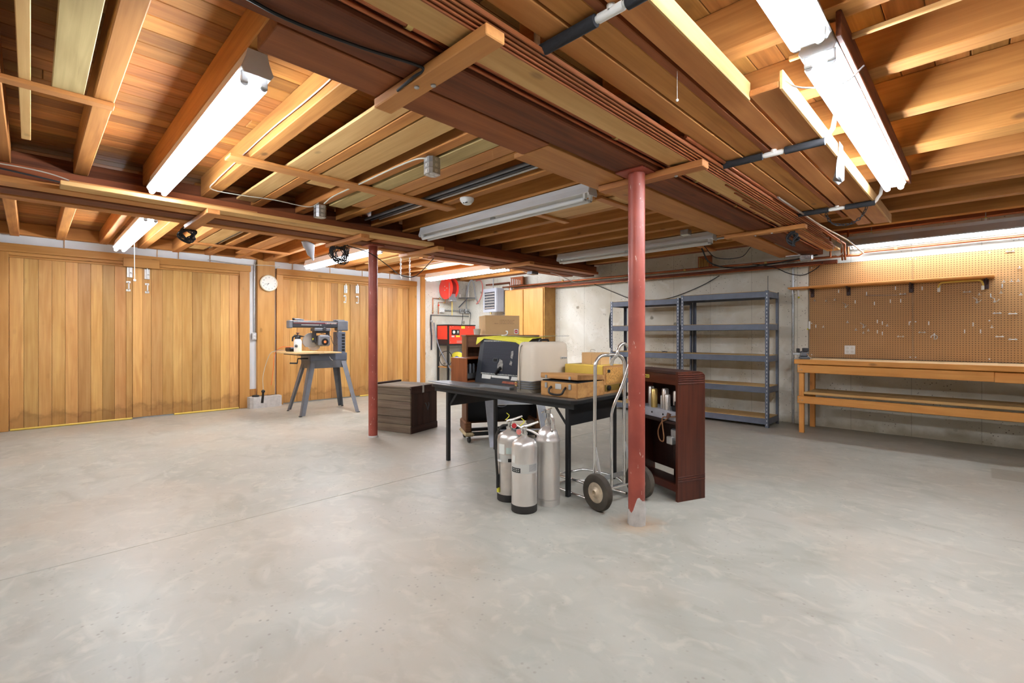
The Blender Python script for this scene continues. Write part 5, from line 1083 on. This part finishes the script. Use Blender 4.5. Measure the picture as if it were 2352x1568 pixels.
# ---------------------------------------------------------------- radial arm saw
t = thing('radial_arm_saw', 'grey radial arm saw on a splayed steel stand before the garage doors', 'saw', (-7.67, 3.38, 0))
for (a, b), (c, d) in (((.17, -.29), (.375, -.516)), ((.17, .29), (.56, .325)), ((-.17, .29), (-.30, .44)), ((-.17, -.29), (-.416, -.43))):
    m = MB(); p0, p1 = Vector((c, d, .012)), Vector((a, b, .83)); sx, sy = (1 if a > 0 else -1), (1 if b > 0 else -1)
    dr = (p1 - p0)
    for (w1, w2, nx, ny) in ((.10, .07, -sx, 0), (.085, .06, 0, -sy)):
        q0, q1 = Vector((nx * w2, ny * w2, 0)), Vector((nx * w1, ny * w1, 0)); th = Vector((0, -sy * .004, 0)) if nx else Vector((-sx * .004, 0, 0))
        m.add([p0, p0 + q0, p0 + q0 + th, p0 + th, p1, p1 + q1, p1 + q1 + th, p1 + th], [[0, 1, 2, 3], [4, 7, 6, 5], [0, 4, 5, 1], [1, 5, 6, 2], [2, 6, 7, 3], [3, 7, 4, 0]])
    lg = m.build('leg', M_SAWGREY, t); MB().box(c - sx * .045 - .012, c - sx * .02 + .012, d - .02, d + .02, 0, .014, .003).build('foot', M_BLACK, lg)
part('stand_apron', M_SAWGREY, t, (.172, .178, -.30, .30, .71, .83), (-.178, -.172, -.30, .30, .71, .83)); part('stand_apron', M_SAWGREY, t, (-.178, .178, -.30, -.294, .71, .83), (-.178, .178, .294, .30, .71, .83))
part('base_box', M_SLATE, t, (-.185, .185, -.305, .305, .83, .95), bev=.004)
part('table_rail', M_BLACK, t, (-.10, .52, -.60, -.30, .935, .955), bev=.004); board('table_board', 'sawtable', -.18, .57, -.68, -.25, .956, .984, t, .002); board('rear_board', 'sawtable', -.18, .42, -.24, .10, .951, .972, t, .002)
MB().tube([(.10, -.30, .87), (.10, -.46, .87), (.10, -.47, .80)], .010, 8).build('crank', M_BLACK, t, True); MB().cyl((.10, -.47, .80), (.0, -.54, .80), .012, 10).build('crank_grip', M_BLACK, t, True)
cb = part('column_base', M_SLATE, t, (-.02, .16, .16, .29, .95, 1.29), bev=.006)
for k in range(6): MB().box(.161, .163, .225, .275, .975 + k * .05, 1.005 + k * .05).build('rib_recess', M_DARK, cb)
MB().cyl((.07, .225, 1.27), (.07, .225, 1.40), .042, 20).build('column', M_STEEL, t, True)
arm = part('arm', M_SAWDARK, t, (.01, .13, -.57, .26, 1.355, 1.465), bev=.012); part('arm_rear', M_SAWGREY, t, (.0, .14, .17, .35, 1.31, 1.475), bev=.012); part('arm_cap', M_SAWGREY, t, (.01, .13, .14, .30, 1.466, 1.49), bev=.01)
part('arm_front', M_SAWGREY, t, (.005, .135, -.60, -.545, 1.345, 1.468), bev=.012); part('arm_stripe', M_STEEL, t, (.1295, .1315, -.54, .16, 1.435, 1.45)); part('arm_stripe', M_SIGNRED, t, (.1295, .1315, -.54, .16, 1.423, 1.427)); part('arm_scale', M_PAPER, t, (.1295, .1315, -.42, -.10, 1.395, 1.402))
lettering('CRAFTSMAN', .032, M_PAPER, t, (.1325, .055, 1.425), (R(90), 0, R(90)))
MB().tube([(.07, -.50, 1.485), (.07, -.42, 1.482), (.07, -.35, 1.475)], [.012, .015, .008], 8).build('arm_lever', M_SAWGREY, t, True); MB().ball((.07, -.515, 1.487), .02, 10).build('lever_knob', M_BLACK, t, True); part('orange_tab', M_ORANGE, t, (.05, .09, -.36, -.30, 1.466, 1.476), bev=.003)
part('carriage', M_SAWGREY, t, (-.02, .16, -.22, .04, 1.30, 1.352), bev=.01); MB().lathe([(.028, 0), (.03, .02), (.02, .03)], (.16, -.07, 1.335), 14, (1, 0, 0)).build('carriage_knob', M_SAWDARK, t, True)
part('yoke', M_SAWDARK, t, (.03, .12, -.21, -.18, 1.12, 1.31), (.03, .12, .01, .04, 1.12, 1.31), (.03, .12, -.18, .01, 1.27, 1.31), bev=.005)
MB().lathe([(.06, -.13), (.085, -.11), (.085, .10), (.07, .13)], (.06, -.08, 1.15), 12, (1, .15, 0)).build('motor', M_SAWGREY, t, True, 30)
part('motor_cover', M_SAWGREY, t, (.12, .20, -.17, .02, 1.06, 1.24), bev=.025); MB().lathe([(.055, 0), (.055, .004)], (.20, -.075, 1.13), 18, (1, 0, 0)).build('fan_grille', M_BLACK, t); MB().lathe([(.022, 0), (.02, .006)], (.204, -.075, 1.13), 10, (1, 0, 0)).build('fan_hub', M_ORANGE, t)
gd = MB().prism([(-.34 + .0, 1.10)] + [(-.21 + .135 * math.cos(R(a)), 1.12 + .155 * math.sin(R(a))) for a in range(185, -6, -15)] + [(-.08, 1.09), (-.16, 1.04), (-.30, 1.05)], -.03, .005, 'X').build('blade_guard', plain('guard_grey', (176, 174, 172), .4, .3), t, True, 30)
bl = MB(); pts = []
for i in range(96): rr = .125 if i % 2 else .117; a = 2 * PI * i / 96; pts.append((-.16 + rr * math.cos(a), 1.11 + rr * math.sin(a)))
bl.prism(pts, -.014, -.0115, 'X').build('blade', M_STAIN2, t); part('warning_tag', M_YELLOW, t, (.10, .104, -.235, -.20, 1.16, 1.19))
for lab_, pts in (('motor_cord', [(.08, -.10, 1.48), (.12, -.12, 1.44), (.14, -.15, 1.36), (.14, -.20, 1.25), (.12, -.22, 1.15), (.12, -.18, 1.11)]), ('motor_cord', [(.16, .04, 1.20), (.20, .06, 1.10), (.18, .11, 1.07), (.12, .16, 1.08)]), ('motor_cord', [(.09, .20, 1.31), (.12, .15, 1.25), (.15, .17, 1.15), (.13, .18, 1.10)]), ('motor_cord', [(.10, -.10, 1.26), (.14, -.05, 1.25), (.19, .0, 1.23), (.19, .03, 1.21)])):
    MB().tube(smooth_path(pts, 5), .005, 6).build(lab_, M_CABLE if lab_ else M_CABLE, t, True)
MB().tube(smooth_path([(.18, .0, .90), (.186, .03, .85), (.19, .06, .83)], 4), .005, 6).build('loose_strap', M_PAPER, t)
# things on the saw table
t = thing('spray_bottle', 'white pump spray bottle with a black head on the saw table', 'bottle', (-7.42, 2.86, .984))
MB().lathe([(.05, 0), (.056, .008), (.056, .15), (.05, .175), (.04, .19), (.038, .20)], (0, 0, 0), 26).build('bottle', M_PLASTIC, t, True)
MB().lathe([(.042, .195), (.042, .225), (.03, .245), (.02, .25)], (0, 0, 0), 20).build('pump_collar', M_BLACK, t, True); MB().tube([(-.05, -.06, .16), (-.045, -.055, .22), (-.03, -.03, .245), (.0, 0, .24), (.05, .05, .235), (.075, .07, .232)], [.01, .013, .016, .018, .01, .004], 9).build('spray_head', M_BLACK, t, True); MB().lathe([(.008, .24), (.008, .275), (.026, .28), (.026, .29), (0, .292)], (0, 0, 0), 16).build('pump_knob', plain('pump_maroon', (86, 50, 52), .5), t, True)
lb = MB().lathe([(.026, 0), (.026, .0022)], (.0385, -.0385, .085), 22, (1, -1, 0)).build('label_disc', M_INK, t); MB().lathe([(.020, 0), (.020, .003)], (.0385, -.0385, .085), 22, (1, -1, 0)).build('label_ring', M_PAPER, lb); MB().lathe([(.016, 0), (.016, .0036)], (.0385, -.0385, .085), 22, (1, -1, 0)).build('label_centre', M_INK, lb)
t = thing('battery_tool', 'dark cordless tool lying on the saw table behind the spray bottle', 'tool', (-7.62, 2.83, .984)); part('body', M_BLACK, t, (-.10, .10, -.05, .05, 0, .065), bev=.015); part('trim', M_ORANGE, t, (-.08, .08, -.04, .04, .064, .074), bev=.004)
tag(MB().tube(smooth_path([(-7.68, 2.80, 1.05), (-7.8, 2.76, 1.05), (-7.95, 2.74, .99), (-8.0, 2.72, .90), (-7.95, 2.68, .62), (-7.96, 2.66, .45)], 6), .005, 6).build('orange_cable', M_ORANGE, None, True), 'orange cord hanging off the saw table in front of the timber post', 'cord')
t = thing('power_cable', 'grey cord with a black plug hanging off the saw table', 'cord'); MB().tube(smooth_path([(-7.72, 2.80, 1.0), (-7.95, 2.74, .99), (-8.1, 2.68, .92), (-8.2, 2.62, .60), (-8.2, 2.62, .36)], 6), .005, 6).build('cable', M_CABLEW, t, True); MB().ball((-8.2, 2.62, .335), .028, 10).build('plug_ball', M_BLACK, t, True); MB().tube([(-8.2, 2.62, .31), (-8.22, 2.61, .15)], [.016, .02], 10).build('plug', M_BLACK, t, True)

# ---------------------------------------------------------------- corner by the hose reel
t = thing('air_dryer', 'red compressor cabinet with gauges on a black steel stand in the corner', 'compressor', (-8.70, 6.96, 0))
part('frame', M_BLACK, t, (-.2, .215, -.41, .405, 1.452, 1.475), (-.2, -.188, -.41, -.385, 1.035, 1.452), (.192, .215, -.41, -.375, 1.035, 1.452), (-.2, .215, -.41, .405, 1.0, 1.035))
part('side_panel', M_RED, t, (-.186, .19, -.404, -.388, 1.14, 1.45)); part('lower_panel', plain('dark_maroon', (54, 24, 20), .5), t, (-.19, .19, -.40, -.388, 1.035, 1.14)); fp = part('front_panel', M_RED, t, (.19, .204, -.372, .40, 1.04, 1.45)); part('core', M_BLACK, t, (-.19, .19, -.385, .395, 1.036, 1.45))
part('gauge_panel', M_BLACK, fp, (.204, .208, -.30, -.07, 1.24, 1.36)); MB().lathe([(.034, 0), (.034, .006)], (.208, -.235, 1.305), 18, (1, 0, 0)).build('gauge', M_PAPER, fp); part('switch', M_PAPER, fp, (.208, .214, -.14, -.13, 1.28, 1.33), (.208, .214, -.11, -.10, 1.28, 1.33), (.208, .214, -.14, -.10, 1.32, 1.335))
part('sticker', M_YELLOW, fp, (.204, .206, -.02, .09, 1.385, 1.445)); part('sticker', M_YELLOW, fp, (.204, .206, -.17, -.06, 1.19, 1.23)); part('sticker', M_LABEL, fp, (.204, .206, -.30, -.22, 1.19, 1.225)); part('sticker', M_PINK, fp, (.204, .206, -.15, .25, 1.055, 1.115))
for y, z in ((-.33, 1.42), (-.33, 1.08), (-.26, 1.43), (.2, 1.42)): MB().lathe([(.007, 0), (.007, .004)], (.204, y, z), 8, (1, 0, 0)).build('screw', M_ZINC, fp)
for x in (-.18, .19):
    for y in (-.385, .38): part('stand_leg', M_BLACK, t, (x - .02, x + .02, y - .02, y + .02, 0, 1.0))
board('stand_shelf', 'frame', -.20, .21, -.40, .40, .50, .525, t)
t = thing('hose_coil', 'coil of yellow hose on a blue drum on the compressor stand shelf', 'hose', (-8.58, 6.88, .70)); 
MB().lathe([(.165, -.09), (.17, -.082), (.165, -.072), (.05, -.07), (.05, .05), (.03, .055)], (0, 0, 0), 28, (.6, -.8, 0)).build('drum', M_BLUE, t, True)
m = MB()
for k in range(5):
    ax = Vector((.6, -.8, 0)); u = Vector((.8, .6, 0)); c_ = ax * (-.05 + .012 * k); m.tube([c_ + (u * math.cos(2 * PI * i / 26) + Vector((0, 0, 1)) * math.sin(2 * PI * i / 26)) * (.145 - .02 * k) for i in range(26)], .016, 7, True)
m.build('hose_turns', M_HOSEY, t, True)['kind'] = 'stuff'
tag(MB().tube([( -8.70 + .01 * math.cos(a), 6.66 + .17 * math.cos(a), .70 + .17 * math.sin(a)) for a in [2 * PI * i / 30 for i in range(30)]], .008, 7, True).build('black_hoop', M_BLACK, None, True), 'black hose hoop standing on the compressor stand shelf', 'hose')
tag(MB().tube(smooth_path([(-8.86, 6.44, 1.52), (-8.82, 6.45, 1.30), (-8.74, 6.48, 1.0), (-8.6, 6.52, .75), (-8.45, 6.6, .45), (-8.40, 6.66, .25)], 6), .014, 8).build('grey_hose', M_SAWGREY, None, True), 'grey hose slanting down in front of the compressor stand', 'hose')
# hose reel
t = thing('hose_reel', 'red round hose reel mounted high in the corner', 'hose reel', (-8.66, 6.62, 2.30))
MB().lathe([(.0, .01), (.06, .0), (.10, .012), (.235, .0), (.25, .006), (.25, .014), (.10, .022), (0, .022)], (0, 0, 0), 40, (0, 1, 0)).build('front_disc', M_REEL, t, True)
MB().lathe([(.25, .0), (.25, .012), (.10, .012), (.10, .0)], (0, .17, 0), 40, (0, 1, 0), True).build('rear_disc', M_REEL, t, True); MB().cyl((0, .015, 0), (0, .18, 0), .19, 30).build('hose_pack', plain('hose_dark_red', (150, 44, 38), .6), t, True)
part('bracket', M_REEL, t, (-.29, -.26, .10, .32, -.10, .18), (-.27, .0, .185, .20, -.03, .03)); part('arm_plate', M_STEEL, t, (.12, .14, .0, .2, -.30, .12))
for a in range(3): MB().lathe([(.012, 0), (.012, .01)], (.05 * math.cos(a * 2.1), 0, .05 * math.sin(a * 2.1)), 10, (0, -1, 0)).build('bolt', M_ZINC, t, True)
part('roller_guide', M_STEEL, t, (.06, .20, .02, .16, -.30, -.27), bev=.006); MB().tube([(.13, .08, -.28), (.13, .08, -.46), (.13, .08, -.62)], .009, 8).build('hose_end', M_CREAMR, t, True)
def fit(lab, pts, r, mat, extras=()):
    t = thing('wall_pipe', lab, 'pipe'); MB().tube(pts, r, 8).build('run', mat, t, True)
    for e in extras: MB().ball(e[0], e[1], 8).build('fitting', e[2], t, True)
fit('copper feed pipe from the hose reel down the corner', [(-8.90, 6.66, 2.08), (-8.90, 6.44, 2.08), (-8.90, 6.44, 1.72)], .011, M_COPPER, [((-8.9, 6.63, 2.08), .022, M_BRASS), ((-8.9, 6.44, 1.78), .018, M_BRASS)])
fit('short copper pipe with a red valve under the hose reel', [(-8.88, 6.78, 2.10), (-8.88, 6.78, 1.99), (-8.88, 6.58, 1.99), (-8.88, 6.58, 1.72)], .010, M_COPPER, [((-8.88, 6.74, 1.99), .02, M_BRASS), ((-8.87, 6.58, 1.92), .022, M_RED)])
fit('thin grey pipe running along the corner wall under the outlets', [(-8.92, 6.42, 1.695), (-8.92, 7.52, 1.695)], .008, M_SAWGREY)
fit('grey conduit between the outlet boxes in the corner', [(-8.92, 6.76, 1.815), (-8.92, 7.40, 1.815)], .014, M_STEEL)
fit('bundle of black tubes hanging in the corner beside the door trim', [(-8.90, 6.39, 1.70), (-8.90, 6.38, 1.5), (-8.89, 6.40, 1.2), (-8.90, 6.40, .9)], .016, M_SAWDARK, [((-8.88, 6.39, 1.55), .03, M_STEEL)])
for y, lab in ((6.71, 'white four-socket outlet box under the hose reel'), (7.30, 'grey outlet box on the corner conduit'), (7.46, 'grey outlet box with a plug beside the corner')):
    t = thing('outlet_box', lab, 'outlet', (-8.93, y, 1.815)); part('box', M_PLASTIC if y < 7 else M_STEEL, t, (-.015, .04, -.055, .055, -.055, .055), bev=.004)
    for dy in (-.025, .025):
        for dz in (-.025, .025) if y < 7 else (0,): MB().lathe([(.014, 0), (.014, .003)], (.04, dy, dz), 10, (1, 0, 0)).build('socket', M_LABEL if y < 7 else M_SAWDARK, t)
cable('black power cord from the corner outlet to the red cabinet', [(-8.88, 7.30, 1.76), (-8.87, 7.29, 1.65), (-8.86, 7.25, 1.48)], .007); cable('second black power cord hanging in the corner', [(-8.86, 7.50, 1.80), (-8.84, 7.51, 1.74), (-8.86, 7.50, 1.48)], .006)
# heater
t = thing('unit_heater', 'grey louvred unit heater hung in the corner beside the cabinet', 'heater', (-7.78, 7.16, 1.75), R(-8))
part('casing', plain('heater_grey', (186, 190, 200), .5, .1, noise=.05), t, (-.25, .25, .02, .22, 0, .52), bev=.01); part('front_frame', plain('heater_grey', (186, 190, 200), .5, .1, noise=.05), t, (-.25, .25, 0, .02, .44, .52), (-.25, .25, 0, .02, 0, .06), (-.25, -.20, 0, .02, .06, .44), (.20, .25, 0, .02, .06, .44), bev=.003)
part('core', plain('fins', (70, 72, 78), .5, .5, noise=.3, nscale=50), t, (-.2, .2, .012, .02, .06, .44))
for k in range(6): MB().beam((-.2, -.004, .09 + k * .062), (.2, -.004, .09 + k * .062), .03, .004, (0, .7, .7)).build('louvre', M_LABEL, t)
for k in range(9): MB().box(-.19 + k * .045, -.183 + k * .045, .004, .012, .06, .44).build('fin', M_STEEL, t)
MB().cyl((0, .1, .52), (0, .1, .76), .012, 8).build('hanger', M_STEEL, t); MB().cyl((-.02, .05, -.05), (-.02, .05, 0), .02, 10).build('drain', M_BRASS, t, True)
fit('grey conduit with a switch beside the unit heater', [(-7.40, 7.45, 2.35), (-7.40, 7.45, 1.78), (-7.44, 7.42, 1.72), (-7.6, 7.40, 1.71)], .012, M_STEEL); 
tag(MB().box(-7.43, -7.37, 7.40, 7.46, 1.87, 2.02, .006).build('switch_box', M_STEEL), 'small grey switch box on the conduit beside the cabinet', 'switch')
for i, (x, lab) in enumerate(((-7.46, 'copper pipe dropping behind the unit heater'), (-7.34, 'thin copper pipe dropping beside the wall cabinet'))): fit(lab, [(x, 7.48, 2.42), (x, 7.48, 1.5)], .010, M_COPPER)
fit('dark heating pipe looping above the unit heater', [(-8.2, 7.44, 2.40), (-7.6, 7.44, 2.40), (-7.45, 7.44, 2.40), (-7.40, 7.42, 2.36), (-7.2, 7.40, 2.34)], .016, M_IRON)
# wall brackets with hoses hung on them
t = thing('hose_bracket', 'steel wall bracket arm with white tipped ends below the corner light', 'bracket', (-8.95, 7.20, 2.12)); MB().tube([(.02, .02, 0), (.34, -.20, .0)], .013, 8).build('arm', M_SAWGREY, t); MB().tube([(.06, .0, 0), (.36, .26, .0)], .013, 8).build('arm', M_SAWGREY, t); MB().cyl((.34, -.20, -.01), (.34, -.20, .06), .014, 8).build('tip', M_PLASTIC, t, True); MB().cyl((.36, .26, -.01), (.36, .26, .07), .014, 8).build('tip', M_PLASTIC, t, True); MB().beam((.02, .02, -.22), (.26, .10, 0), .02, .02).build('strut', M_SAWGREY, t)
tag(MB().tube(smooth_path([(-8.40, 7.30, 2.50), (-8.38, 7.42, 2.52), (-8.36, 7.47, 2.40), (-8.36, 7.46, 2.22), (-8.38, 7.40, 2.06), (-8.40, 7.32, 1.96)], 6), .014, 8).build('pink_hose', M_PINK, None, True), 'pink hose draped down beside the unit heater', 'hose')
tag(MB().tube(smooth_path([(-8.52, 7.12, 2.14), (-8.5, 7.16, 2.40), (-8.46, 7.22, 2.52), (-8.44, 7.28, 2.40), (-8.46, 7.34, 2.15), (-8.50, 7.46, 1.98)], 6), .015, 8).build('grey_draped_hose', M_GREYDUCT, None, True), 'grey hose looped over the wall bracket', 'hose')
fit('white pipe standing up at the wall bracket', [(-8.55, 7.20, 2.12), (-8.55, 7.20, 2.44)], .016, M_PVC); fit('grey conduit from the ceiling to the corner outlet', [(-8.91, 7.44, 1.86), (-8.91, 7.44, 2.45)], .012, M_STEEL)
cable('white wires dangling from the light above the hose reel', [(-5.85, 5.90, 2.40), (-5.7, 6.0, 2.36), (-5.6, 6.1, 2.30), (-5.62, 6.2, 2.34), (-5.4, 6.5, 2.33), (-5.3, 7.0, 2.20)], .006, M_PLASTIC)
t = thing('switch_plate', 'small grey electrical plate on the far girder above the hose reel', 'switch', (-5.48, 6.05, 2.326)); part('plate', M_SAWGREY, t, (-.06, .06, -.08, .08, -.05, 0), bev=.004)
